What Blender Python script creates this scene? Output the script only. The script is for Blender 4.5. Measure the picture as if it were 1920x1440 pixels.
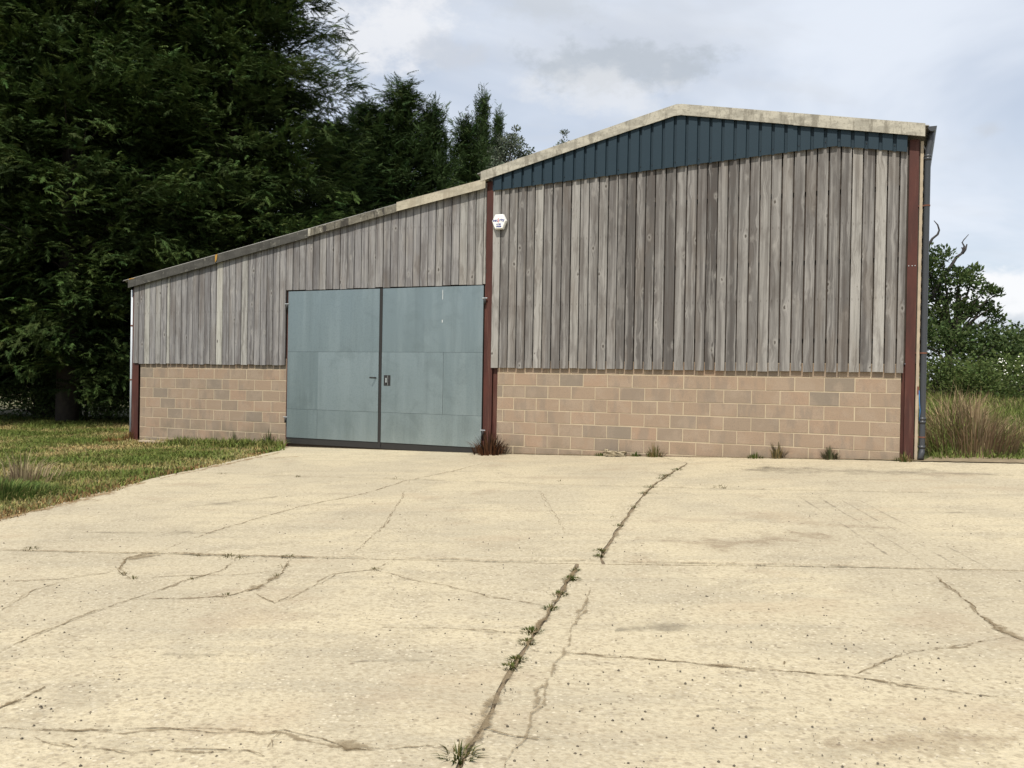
import bpy, math, random
import numpy as np
from mathutils import Vector, Matrix
random.seed(7); rng = np.random.default_rng(11)
scene = bpy.context.scene
for o in list(bpy.data.objects): bpy.data.objects.remove(o)
C = scene.collection
R = math.radians

# ------------------------------------------------------------------ camera
EYE = 1.55
ROLL, PITCH, TH, WY, FPX = 0.0171656, -0.0075076, 0.4226976, 15.85016, 1608.0
cam_d = bpy.data.cameras.new('camera'); cam = bpy.data.objects.new('camera', cam_d); C.objects.link(cam)
cam_d.sensor_width = 36; cam_d.lens = FPX / 1920 * 36; cam_d.clip_start = .05; cam_d.clip_end = 3000
cam.matrix_world = Matrix.Translation((0, 0, EYE)) @ Matrix.Rotation(R(90) + PITCH, 4, 'X') @ Matrix.Rotation(ROLL, 4, 'Z')
scene.camera = cam

# ------------------------------------------------------------------ sun and sky
SUN_EL = R(57)
SH = Vector((-0.30, -0.954, 0)).normalized()            # horizontal direction towards the sun
SUN_AZ = math.atan2(SH.x, SH.y)
sd = bpy.data.lights.new('sun', 'SUN'); sun = bpy.data.objects.new('sun', sd); C.objects.link(sun)
sd.energy = 4.8; sd.angle = R(.55); sd.color = (1.0, .94, .84)
to_sun = Vector((SH.x * math.cos(SUN_EL), SH.y * math.cos(SUN_EL), math.sin(SUN_EL)))
sun.rotation_euler = to_sun.to_track_quat('Z', 'Y').to_euler(); sun.location = (0, -5, 30)

world = bpy.data.worlds.new('World'); scene.world = world; world.use_nodes = True
nt = world.node_tree; nt.nodes.clear()
def N(t, typ, **kw):
    n = t.nodes.new(typ)
    for k, v in kw.items(): setattr(n, k, v)
    return n
def setin(t, node, key, val):
    s = node.inputs[key]
    if hasattr(val, 'is_linked') or isinstance(val, bpy.types.NodeSocket): t.links.new(val, s)
    else: s.default_value = val
def math_(t, op, a, b=0., c=None, clamp=False):
    n = N(t, 'ShaderNodeMath', operation=op, use_clamp=clamp)
    setin(t, n, 0, a); setin(t, n, 1, b)
    if c is not None: setin(t, n, 2, c)
    return n.outputs[0]
def vmath(t, op, a, b):
    n = N(t, 'ShaderNodeVectorMath', operation=op); setin(t, n, 0, a); setin(t, n, 1, b)
    return n.outputs[1] if op in ('DISTANCE', 'DOT_PRODUCT', 'LENGTH') else n.outputs[0]
def mix(t, fac, a, b, mode='MIX'):
    n = N(t, 'ShaderNodeMix', data_type='RGBA', blend_type=mode); n.clamp_factor = True
    setin(t, n, 0, fac)
    for k, v in ((6, a), (7, b)):
        if isinstance(v, (tuple, list)) and len(v) == 3: v = (*v, 1)
        setin(t, n, k, v)
    return n.outputs[2]
def noise(t, vec, scale, detail=4, rough=.55, dist=0., out=0):
    n = N(t, 'ShaderNodeTexNoise'); setin(t, n, 'Vector', vec); setin(t, n, 'Scale', scale); setin(t, n, 'Detail', detail)
    setin(t, n, 'Roughness', rough); setin(t, n, 'Distortion', dist); return n.outputs[out]
def voro(t, vec, scale, feature='F1', out=0, rnd=1.):
    n = N(t, 'ShaderNodeTexVoronoi', feature=feature); setin(t, n, 'Vector', vec); setin(t, n, 'Scale', scale); setin(t, n, 'Randomness', rnd)
    return n.outputs[out]
def ramp(t, fac, lo, hi, a=0., b=1.):
    n = N(t, 'ShaderNodeMapRange', interpolation_type='SMOOTHSTEP'); setin(t, n, 0, fac)
    for k, v in zip((1, 2, 3, 4), (lo, hi, a, b)): n.inputs[k].default_value = v
    return n.outputs[0]
def mapping(t, vec, scale=(1, 1, 1), loc=(0, 0, 0), rot=(0, 0, 0)):
    n = N(t, 'ShaderNodeMapping'); setin(t, n, 0, vec); n.inputs['Scale'].default_value = scale; n.inputs['Location'].default_value = loc; n.inputs['Rotation'].default_value = rot
    return n.outputs[0]

sky = N(nt, 'ShaderNodeTexSky', sky_type='NISHITA'); sky.sun_disc = False
sky.sun_elevation = SUN_EL; sky.sun_rotation = SUN_AZ; sky.air_density = 1.0; sky.dust_density = 1.2; sky.altitude = 100
skyc = N(nt, 'ShaderNodeVectorMath', operation='SCALE'); nt.links.new(sky.outputs[0], skyc.inputs[0]); skyc.inputs['Scale'].default_value = .115
geo = N(nt, 'ShaderNodeTexCoord'); D = geo.outputs['Generated']
sep = N(nt, 'ShaderNodeSeparateXYZ'); nt.links.new(D, sep.inputs[0])
zz = math_(nt, 'MAXIMUM', sep.outputs[2], 0.0)
den = math_(nt, 'ADD', zz, .22)
cmb = N(nt, 'ShaderNodeCombineXYZ')
nt.links.new(math_(nt, 'DIVIDE', sep.outputs[0], den), cmb.inputs[0]); nt.links.new(math_(nt, 'DIVIDE', sep.outputs[1], den), cmb.inputs[1])
CP = cmb.outputs[0]
veil = ramp(nt, noise(nt, mapping(nt, CP, (.8, 1.1, 1), (3.1, 1.7, 0)), 1.0, 5, .55, .6), .32, .62)
veil = math_(nt, 'MULTIPLY_ADD', veil, .40, .54)
base = mix(nt, veil, skyc.outputs[0], (.83, .885, .975))
grey = ramp(nt, noise(nt, mapping(nt, CP, (.9, 1.5, 1), (8.3, 4.2, 0)), 1.6, 5, .6, .3), .48, .68)
base = mix(nt, math_(nt, 'MULTIPLY', grey, .45), base, (.66, .69, .74))
def cloud(px, py, rx, ry, col, lo, hi, amt, seed):
    global base
    # a cumulus at one bearing of the sky, its edge broken by noise
    x = (px - 960) / FPX; z = -(py - 704) / FPX
    d = Vector((x, 1, z)).normalized()
    v = N(nt, 'ShaderNodeVectorMath', operation='SUBTRACT'); nt.links.new(D, v.inputs[0]); v.inputs[1].default_value = d
    v2 = N(nt, 'ShaderNodeVectorMath', operation='MULTIPLY'); nt.links.new(v.outputs[0], v2.inputs[0]); v2.inputs[1].default_value = (FPX / rx, FPX / rx, FPX / ry)
    L = vmath(nt, 'LENGTH', v2.outputs[0], (0, 0, 0))
    nn = noise(nt, mapping(nt, D, (15, 15, 24), (seed, seed * 2.3, 0)), 1.3, 5, .62)
    m = math_(nt, 'SUBTRACT', math_(nt, 'ADD', 1.0, math_(nt, 'MULTIPLY', math_(nt, 'SUBTRACT', nn, .5), 2.6)), L)
    f = math_(nt, 'MULTIPLY', ramp(nt, m, lo, hi), amt)
    base = mix(nt, f, base, col)
cloud(1130, 120, 190, 55, (.50, .55, .61), -.05, .55, .75, 1.0)
cloud(1120, 165, 150, 42, (.86, .87, .89), -.15, .8, .5, 2.0)
cloud(720, 60, 130, 70, (.90, .91, .94), -.2, .7, .8, 3.0)
cloud(830, 95, 80, 30, (.62, .66, .73), -.1, .7, .7, 8.0)
cloud(1010, 0, 120, 35, (.60, .64, .69), -.25, .9, .7, 4.0)
cloud(1900, 540, 140, 50, (.97, .98, 1.0), -.2, .5, .95, 5.0)
cloud(1940, 600, 180, 40, (.55, .61, .69), -.2, .8, .6, 6.0)
cloud(1845, 225, 28, 14, (.60, .64, .70), -.2, .8, .6, 7.0)
bg = N(nt, 'ShaderNodeBackground'); nt.links.new(base, bg.inputs[0]); bg.inputs[1].default_value = 1.0
wo = N(nt, 'ShaderNodeOutputWorld'); nt.links.new(bg.outputs[0], wo.inputs[0])

scene.view_settings.view_transform = 'Standard'; scene.view_settings.look = 'None'
scene.view_settings.exposure = 0.0; scene.view_settings.gamma = 1.0; scene.view_settings.use_curve_mapping = False
scene.cycles.max_bounces = 4; scene.cycles.diffuse_bounces = 2; scene.cycles.glossy_bounces = 2; scene.cycles.transmission_bounces = 2; scene.cycles.transparent_max_bounces = 6
world.cycles.sampling_method = 'MANUAL'; world.cycles.sample_map_resolution = 256

# ------------------------------------------------------------------ terrain maths
def sm(a, b, x):
    t = np.clip((np.asarray(x, float) - a) / (b - a), 0, 1); return t * t * (3 - 2 * t)
def gz(x, y):
    x = np.asarray(x, float); y = np.asarray(y, float)
    xc = np.clip(x, -12, 9); yy = np.clip(y, -8, 20)
    s = 1.5 * np.log1p(np.exp((xc - 1.2) / 1.5))
    return yy / 16 * (.126 + .0215 * xc + .045 * s) + .9 * sm(14, 42, y) * sm(5, 12, x)
CT, ST = math.cos(TH), math.sin(TH)
def ray(px, py):
    u, v = px - 960, py - 720
    c, s = math.cos(ROLL), math.sin(ROLL); uu, vv = c * u + s * v, -s * u + c * v
    c, s = math.cos(PITCH), math.sin(PITCH); d2 = -vv / FPX
    return np.array([uu / FPX, c - d2 * s, s + d2 * c])
def gp(px, py):                                       # ground point seen at a photo pixel
    d = ray(px, py); t = 6.0
    for _ in range(60):
        z = float(gz(d[0] * t, d[1] * t)); t = .5 * t + .5 * (z - EYE) / d[2]
    return Vector((d[0] * t, d[1] * t, float(gz(d[0] * t, d[1] * t))))
def uv_of(x, y):                                      # barn wall frame: along the wall, into the barn
    return x * CT - (y - WY) * ST, x * ST + (y - WY) * CT
def wxy(u, v):
    return u * CT + v * ST, WY - u * ST + v * CT
UC = uv_of(0, 0)[0]; VC = -uv_of(0, 0)[1]
def sh(u, z, v):                                      # measured on plane v=0 -> real place on plane v
    k = 1 + v / VC; return UC + (u - UC) * k, EYE + (z - EYE) * k

# ------------------------------------------------------------------ mesh helpers
class MB:
    def __init__(s): s.v = []; s.f = []
    def add(s, vs, fs):
        b = len(s.v); s.v += [tuple(p) for p in vs]; s.f += [tuple(i + b for i in f) for f in fs]; return s
    def box(s, x0, x1, y0, y1, z0, z1):
        return s.add([(x0, y0, z0), (x1, y0, z0), (x1, y1, z0), (x0, y1, z0), (x0, y0, z1), (x1, y0, z1), (x1, y1, z1), (x0, y1, z1)],
                     [(0, 3, 2, 1), (4, 5, 6, 7), (0, 1, 5, 4), (1, 2, 6, 5), (2, 3, 7, 6), (3, 0, 4, 7)])
    def prism(s, poly, y0, y1):                       # poly in xz (counter-clockwise seen from -y)
        n = len(poly)
        return s.add([(x, y0, z) for x, z in poly] + [(x, y1, z) for x, z in poly],
                     [tuple(range(n)), tuple(range(2 * n - 1, n - 1, -1))] + [(i, i + n, (i + 1) % n + n, (i + 1) % n) for i in range(n)])
    def tube(s, pts, rad, n=10, cap=True):
        pts = [Vector(p) for p in pts]; rings = []
        if not hasattr(rad, '__len__'): rad = [rad] * len(pts)
        b = len(s.v); ref = Vector((.31, .57, .76))
        for i, p in enumerate(pts):
            t = (pts[min(i + 1, len(pts) - 1)] - pts[max(i - 1, 0)]).normalized()
            a = t.cross(ref)
            if a.length < .05: a = t.cross(Vector((1, 0, 0)))
            a.normalize(); c = t.cross(a)
            for k in range(n):
                q = 2 * math.pi * k / n; s.v.append(tuple(p + (a * math.cos(q) + c * math.sin(q)) * rad[i]))
        for i in range(len(pts) - 1):
            for k in range(n):
                k2 = (k + 1) % n; s.f.append((b + i * n + k, b + i * n + k2, b + (i + 1) * n + k2, b + (i + 1) * n + k))
        if cap:
            s.f.append(tuple(b + k for k in range(n - 1, -1, -1))); e = b + (len(pts) - 1) * n; s.f.append(tuple(e + k for k in range(n)))
        return s
    def mesh(s, name, mat, smooth=False):
        m = bpy.data.meshes.new(name); m.from_pydata(s.v, [], s.f); m.materials.append(mat)
        if smooth: m.polygons.foreach_set('use_smooth', [True] * len(m.polygons))
        m.update(); return m
    def build(s, name, mat, parent=None, loc=(0, 0, 0), smooth=False):
        return link(name, s.mesh(name, mat, smooth), parent, loc)
def link(name, mesh, parent=None, loc=(0, 0, 0), rot=(0, 0, 0)):
    o = bpy.data.objects.new(name, mesh); C.objects.link(o); o.location = loc; o.rotation_euler = rot
    if parent: o.parent = parent
    return o
def tag(o, label=None, cat=None, group=None, kind=None):
    if label: o['label'] = label
    if cat: o['category'] = cat
    if group: o['group'] = group
    if kind: o['kind'] = kind
    return o
def empty(name, loc, rz=0): return link(name, None, None, loc, (0, 0, rz))
def tri_mesh(name, V, F, mat, col=None):              # fast numpy mesh, optional point colour
    V = np.asarray(V, np.float32); F = np.asarray(F, np.int32); k = F.shape[1]
    m = bpy.data.meshes.new(name); m.vertices.add(len(V)); m.vertices.foreach_set('co', V.ravel())
    m.loops.add(F.size); m.loops.foreach_set('vertex_index', F.ravel())
    m.polygons.add(len(F)); m.polygons.foreach_set('loop_start', np.arange(0, F.size, k, dtype=np.int32))
    try: m.polygons.foreach_set('loop_total', np.full(len(F), k, np.int32))
    except Exception: pass
    if col is not None:
        a = m.attributes.new('tint', 'FLOAT_COLOR', 'POINT'); cc = np.ones((len(V), 4), np.float32); cc[:, :3] = col; a.data.foreach_set('color', cc.ravel())
    m.materials.append(mat); m.update(calc_edges=True); return m

# ------------------------------------------------------------------ materials
def material(name):
    m = bpy.data.materials.new(name); m.use_nodes = True; t = m.node_tree
    return m, t, t.nodes['Principled BSDF']
def coords(t, kind='Object'): return N(t, 'ShaderNodeTexCoord').outputs[kind]
def bump(t, p, h, strength=.5, dist=.01):
    b = N(t, 'ShaderNodeBump'); setin(t, b, 'Strength', strength); setin(t, b, 'Distance', dist); setin(t, b, 'Height', h); t.links.new(b.outputs[0], p.inputs['Normal'])
def objrand(t): return N(t, 'ShaderNodeObjectInfo').outputs['Random']
def attr(t, name, kind='OBJECT', out='Fac'): 
    n = N(t, 'ShaderNodeAttribute', attribute_type=kind, attribute_name=name); return n.outputs[out]
def vadd(t, vec, off):
    n = N(t, 'ShaderNodeVectorMath', operation='ADD'); setin(t, n, 0, vec); setin(t, n, 1, off); return n.outputs[0]
def rndvec(t, k=37.):
    r = objrand(t); c = N(t, 'ShaderNodeCombineXYZ')
    setin(t, c, 0, math_(t, 'MULTIPLY', r, k)); setin(t, c, 1, math_(t, 'MULTIPLY', r, k * 1.7)); setin(t, c, 2, math_(t, 'MULTIPLY', r, k * 2.3)); return c.outputs[0]

def mat_concrete():
    m, t, p = material('concrete'); o = coords(t)
    big = noise(t, o, .45, 5, .6, .4); mid = noise(t, o, 2.1, 6, .65); fine = noise(t, o, 30, 4, .75)
    c = mix(t, ramp(t, big, .40, .60), (.500, .432, .295), (.415, .362, .258)); bay = objrand(t); c = mix(t, math_(t, 'MULTIPLY', bay, .30), c, (.39, .340, .240))
    c = mix(t, math_(t, 'MULTIPLY', ramp(t, mid, .50, .66), .45), c, (.305, .262, .185))
    # long brush and tyre smears running with the yard
    sm_ = noise(t, mapping(t, o, (.35, 2.6, 1), rot=(0, 0, TH)), 1.5, 5, .65)
    c = mix(t, math_(t, 'MULTIPLY', ramp(t, sm_, .49, .64), .34), c, (.310, .275, .205))
    c = mix(t, math_(t, 'MULTIPLY', ramp(t, fine, .46, .62), .55), c, (.285, .232, .152))
    c = mix(t, math_(t, 'MULTIPLY', ramp(t, fine, .42, .32), .45), c, (.57, .495, .345))
    # exposed aggregate: pale and brown grains where the skin has worn
    worn = ramp(t, mid, .40, .56)
    vn = N(t, 'ShaderNodeTexVoronoi'); setin(t, vn, 'Vector', o); setin(t, vn, 'Scale', 46)
    hue = N(t, 'ShaderNodeSeparateColor'); t.links.new(vn.outputs['Color'], hue.inputs[0])
    grain = math_(t, 'MULTIPLY', ramp(t, vn.outputs[0], .55, .30), math_(t, 'GREATER_THAN', hue.outputs[0], .62))
    c = mix(t, math_(t, 'MULTIPLY', math_(t, 'MULTIPLY', grain, math_(t, 'MULTIPLY_ADD', worn, .7, .3)), .8), c, mix(t, hue.outputs[1], (.185, .145, .098), (.60, .535, .40)))
    v3 = N(t, 'ShaderNodeTexVoronoi'); setin(t, v3, 'Vector', o); setin(t, v3, 'Scale', 15)
    h3 = N(t, 'ShaderNodeSeparateColor'); t.links.new(v3.outputs['Color'], h3.inputs[0])
    spot = math_(t, 'MULTIPLY', ramp(t, math_(t, 'ADD', v3.outputs[0], math_(t, 'MULTIPLY', math_(t, 'SUBTRACT', fine, .5), .5)), .30, .14), math_(t, 'GREATER_THAN', h3.outputs[0], .72))
    c = mix(t, math_(t, 'MULTIPLY', spot, .65), c, mix(t, h3.outputs[1], (.19, .15, .10), (.33, .27, .18)))
    st = ramp(t, noise(t, mapping(t, o, (.8, 1.3, 1), (4, 9, 0)), .9, 4, .6), .56, .68)
    c = mix(t, math_(t, 'MULTIPLY', st, .28), c, (.315, .235, .155))
    t.links.new(c, p.inputs['Base Color']); p.inputs['Roughness'].default_value = .9; p.inputs['Specular IOR Level'].default_value = .3
    h = math_(t, 'ADD', math_(t, 'MULTIPLY', fine, 1.0), math_(t, 'MULTIPLY', vn.outputs[0], .5)); bump(t, p, h, .8, .008)
    return m
def mat_film(name, a, b, op, lo=.30, hi=.62, sc=26.):          # dirt lying thin and ragged over the concrete
    m, t, p = material(name); o = coords(t); n1 = noise(t, o, sc, 5, .7); n2 = noise(t, o, sc * .22, 4, .6)
    c = mix(t, ramp(t, n1, .4, .6), a, b); t.links.new(c, p.inputs['Base Color']); p.inputs['Roughness'].default_value = .95; p.inputs['Specular IOR Level'].default_value = .1
    e = attr(t, 'tint', 'GEOMETRY', 'Fac')
    f = math_(t, 'ADD', e, math_(t, 'MULTIPLY', math_(t, 'SUBTRACT', n1, .5), 2.4)); f = math_(t, 'ADD', f, math_(t, 'MULTIPLY', math_(t, 'SUBTRACT', n2, .5), 1.8))
    t.links.new(math_(t, 'MULTIPLY', ramp(t, f, lo, hi), op), p.inputs['Alpha']); return m
def mat_soil(name, a, b, sc=9.):
    m, t, p = material(name); o = coords(t)
    c = mix(t, ramp(t, noise(t, o, sc, 8, .7), .35, .7), a, b); t.links.new(c, p.inputs['Base Color']); p.inputs['Roughness'].default_value = .95
    bump(t, p, noise(t, o, sc * 5, 6, .7), .8, .01); return m
def mat_wood(name, dark, mid, pale, warm=0.):
    m, t, p = material(name); o = coords(t); q = vadd(t, o, rndvec(t, 23.)); tone = attr(t, 'tone')
    c = mix(t, ramp(t, tone, 0., .5), dark, mid); c = mix(t, ramp(t, tone, .5, 1.), c, pale)
    # knots bend the grain round them: a dark eye in a bleached ring
    kv = N(t, 'ShaderNodeTexVoronoi'); setin(t, kv, 'Vector', mapping(t, q, (4.6, .001, 2.6))); setin(t, kv, 'Scale', 1.)
    kd = math_(t, 'ADD', kv.outputs[0], math_(t, 'MULTIPLY', math_(t, 'SUBTRACT', noise(t, q, 30, 3), .5), .14))
    sepk = N(t, 'ShaderNodeSeparateColor'); t.links.new(kv.outputs['Color'], sepk.inputs[0]); has = math_(t, 'GREATER_THAN', sepk.outputs[0], .25)
    warp = N(t, 'ShaderNodeCombineXYZ'); setin(t, warp, 0, math_(t, 'MULTIPLY', ramp(t, kd, .5, .05), .035)); qq = vadd(t, q, warp.outputs[0])
    grain = noise(t, mapping(t, qq, (75, 75, 1.6)), 1., 4, .65, .25)
    streak = noise(t, mapping(t, qq, (17, 17, .45)), 1., 4, .62)
    blot = noise(t, mapping(t, q, (4.5, 4.5, 1.5)), 1., 4, .62)
    c = mix(t, math_(t, 'MULTIPLY', ramp(t, streak, .51, .60), .72), c, mix(t, .55, c, (.37, .355, .335)))
    c = mix(t, math_(t, 'MULTIPLY', ramp(t, streak, .49, .38), .72), c, mix(t, .62, c, (.070, .060, .055)))
    c = mix(t, math_(t, 'MULTIPLY', ramp(t, grain, .48, .62), .55), c, mix(t, .6, c, (.060, .052, .048)))
    c = mix(t, math_(t, 'MULTIPLY', ramp(t, blot, .50, .64), .55), c, mix(t, .65, c, (.085, .072, .064)))
    c = mix(t, math_(t, 'MULTIPLY', ramp(t, blot, .44, .34), .40), c, mix(t, .5, c, (.34, .325, .30)))
    c = mix(t, math_(t, 'MULTIPLY', ramp(t, noise(t, mapping(t, q, (3, 3, .7), (5, 2, 7)), 1., 3, .5), .52, .64), .25), c, (.150, .122, .095))
    c = mix(t, math_(t, 'MULTIPLY', math_(t, 'MULTIPLY', ramp(t, kd, .24, .08), has), .40), c, (.36, .345, .32))
    c = mix(t, math_(t, 'MULTIPLY', math_(t, 'MULTIPLY', ramp(t, kd, .105, .05), has), .85), c, (.045, .037, .031))
    # nail heads in rows where the rails run, with a short dark weep below each
    so = N(t, 'ShaderNodeSeparateXYZ'); t.links.new(o, so.inputs[0])
    nx_ = math_(t, 'ABSOLUTE', math_(t, 'SUBTRACT', math_(t, 'ABSOLUTE', so.outputs[0]), .047)); nz_ = math_(t, 'SUBTRACT', math_(t, 'PINGPONG', math_(t, 'ADD', so.outputs[2], math_(t, 'MULTIPLY_ADD', objrand(t), .02, .03)), .59), .0)
    nail = math_(t, 'MULTIPLY', ramp(t, nx_, .012, .004), ramp(t, nz_, .030, .006)); c = mix(t, math_(t, 'MULTIPLY', nail, .32), c, (.045, .036, .030))
    t.links.new(c, p.inputs['Base Color']); p.inputs['Roughness'].default_value = .85; p.inputs['Specular IOR Level'].default_value = .2
    bump(t, p, math_(t, 'ADD', grain, math_(t, 'MULTIPLY', streak, .8)), .6, .004); return m
def mat_block():
    m, t, p = material('concrete_block'); o = coords(t); q = vadd(t, o, rndvec(t, 19.)); r = objrand(t); tone = attr(t, 'tone')
    c = mix(t, ramp(t, tone, 0, .55), (.225, .188, .146), (.305, .228, .162)); c = mix(t, ramp(t, tone, .55, 1), c, (.335, .236, .164))
    c = mix(t, math_(t, 'MULTIPLY', ramp(t, noise(t, q, 3.5, 4, .6), .46, .62), .40), c, (.35, .280, .212))
    c = mix(t, math_(t, 'MULTIPLY', ramp(t, noise(t, mapping(t, q, (4, 4, 1.2), (3, 1, 2)), 1., 4, .6), .50, .63), .45), c, (.20, .168, .135))
    c = mix(t, math_(t, 'MULTIPLY', ramp(t, noise(t, q, 85, 3, .75), .46, .64), .55), c, (.195, .152, .118))
    g = N(t, 'ShaderNodeNewGeometry'); sp = N(t, 'ShaderNodeSeparateXYZ'); t.links.new(g.outputs['Position'], sp.inputs[0])
    # rain-splashed dirt on the lowest course
    dirt = math_(t, 'MULTIPLY', ramp(t, sp.outputs[2], .62, .12), ramp(t, noise(t, g.outputs['Position'], 2.6, 5, .6), .40, .66))
    c = mix(t, math_(t, 'MULTIPLY', dirt, .7), c, (.150, .130, .092))
    t.links.new(c, p.inputs['Base Color']); p.inputs['Roughness'].default_value = .92; p.inputs['Specular IOR Level'].default_value = .2
    bump(t, p, noise(t, q, 70, 5, .7), .5, .004); return m
def mat_plain(name, col, rough=.6, metal=0., var=.25, vscale=3., bumpy=0., vary=(.8, .8, .8), spec=.4, stretch=(1, 1, 1)):
    m, t, p = material(name); o = coords(t)
    n = noise(t, mapping(t, o, stretch), vscale, 6, .62)
    c = mix(t, math_(t, 'MULTIPLY', ramp(t, n, .38, .72), var), col, tuple(a * b for a, b in zip(col, vary)))
    t.links.new(c, p.inputs['Base Color']); p.inputs['Roughness'].default_value = rough; p.inputs['Metallic'].default_value = metal; p.inputs['Specular IOR Level'].default_value = spec
    if bumpy: bump(t, p, noise(t, o, vscale * 8, 5, .6), bumpy, .004)
    return m
def mat_steel():                                      # red-oxide primer, weathered
    m, t, p = material('red_oxide_steel'); o = coords(t)
    c = mix(t, ramp(t, noise(t, mapping(t, o, (4, 4, 1.1)), 1., 6, .65), .35, .7), (.078, .025, .018), (.048, .018, .014))
    c = mix(t, math_(t, 'MULTIPLY', ramp(t, noise(t, mapping(t, o, (22, 22, 1.2)), 1., 5, .6), .54, .66), .45), c, (.125, .062, .045))
    t.links.new(c, p.inputs['Base Color']); p.inputs['Roughness'].default_value = .62; p.inputs['Specular IOR Level'].default_value = .3; return m
def mat_galv():
    m, t, p = material('galvanised_sheet'); o = coords(t); q = vadd(t, o, rndvec(t, 11.)); tone = attr(t, 'tone')
    c = mix(t, tone, (.255, .315, .325), (.36, .43, .445))
    c = mix(t, math_(t, 'MULTIPLY', ramp(t, noise(t, mapping(t, q, (2.2, 1, .25)), 1.3, 5, .6), .46, .66), .30), c, (.42, .49, .50))
    c = mix(t, math_(t, 'MULTIPLY', ramp(t, noise(t, mapping(t, q, (4., 1, .22), (2, 0, 4)), 1.2, 5, .6), .50, .68), .28), c, (.19, .235, .24))
    c = mix(t, math_(t, 'MULTIPLY', ramp(t, noise(t, q, 1.5, 6, .65, .8), .50, .68), .30), c, (.20, .245, .245))
    c = mix(t, math_(t, 'MULTIPLY', ramp(t, noise(t, q, 60, 3, .6), .47, .63), .16), c, (.11, .135, .135))
    t.links.new(c, p.inputs['Base Color']); p.inputs['Metallic'].default_value = .82
    rr = math_(t, 'MULTIPLY_ADD', noise(t, mapping(t, q, (3, 1, .5)), 1.4, 5), .22, .27); t.links.new(rr, p.inputs['Roughness'])
    bump(t, p, noise(t, mapping(t, q, (1, 1, .8)), 1.6, 2), .12, .02); return m
def mat_verge(name, col, stain, amt, lichen=0.):
    m, t, p = material(name); o = coords(t); q = vadd(t, o, rndvec(t, 9.))
    c = mix(t, ramp(t, noise(t, mapping(t, q, (1.6, 1, 5)), 1.4, 6, .65), .42, .60), col, tuple(x * .72 for x in col))
    c = mix(t, math_(t, 'MULTIPLY', ramp(t, noise(t, mapping(t, q, (5, 1, 1.0), (4, 4, 4)), 1.2, 5, .7), .50, .62), amt), c, stain)
    c = mix(t, math_(t, 'MULTIPLY', ramp(t, noise(t, q, 24, 4, .7), .50, .64), .45), c, stain)
    if lichen: c = mix(t, math_(t, 'MULTIPLY', ramp(t, noise(t, q, 9, 5, .7, .5), .58, .66), lichen), c, (.42, .40, .33))
    t.links.new(c, p.inputs['Base Color']); p.inputs['Roughness'].default_value = .9; bump(t, p, noise(t, q, 40, 5, .7), .5, .005); return m
def mat_leaf(name, a, b, trans=.25, rough=.65, spec=.2):
    m, t, p = material(name); tint = attr(t, 'tint', 'GEOMETRY', 'Color'); o = coords(t)
    c = mix(t, ramp(t, noise(t, o, .9, 3), .3, .7), a, b); c = mix(t, 1., c, tint, 'MULTIPLY')
    t.links.new(c, p.inputs['Base Color']); p.inputs['Roughness'].default_value = rough; p.inputs['Specular IOR Level'].default_value = spec
    tr = N(t, 'ShaderNodeBsdfTranslucent'); t.links.new(c, tr.inputs[0]); ms = N(t, 'ShaderNodeMixShader'); ms.inputs[0].default_value = trans
    t.links.new(p.outputs[0], ms.inputs[1]); t.links.new(tr.outputs[0], ms.inputs[2]); t.links.new(ms.outputs[0], t.nodes['Material Output'].inputs[0]); return m
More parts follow.
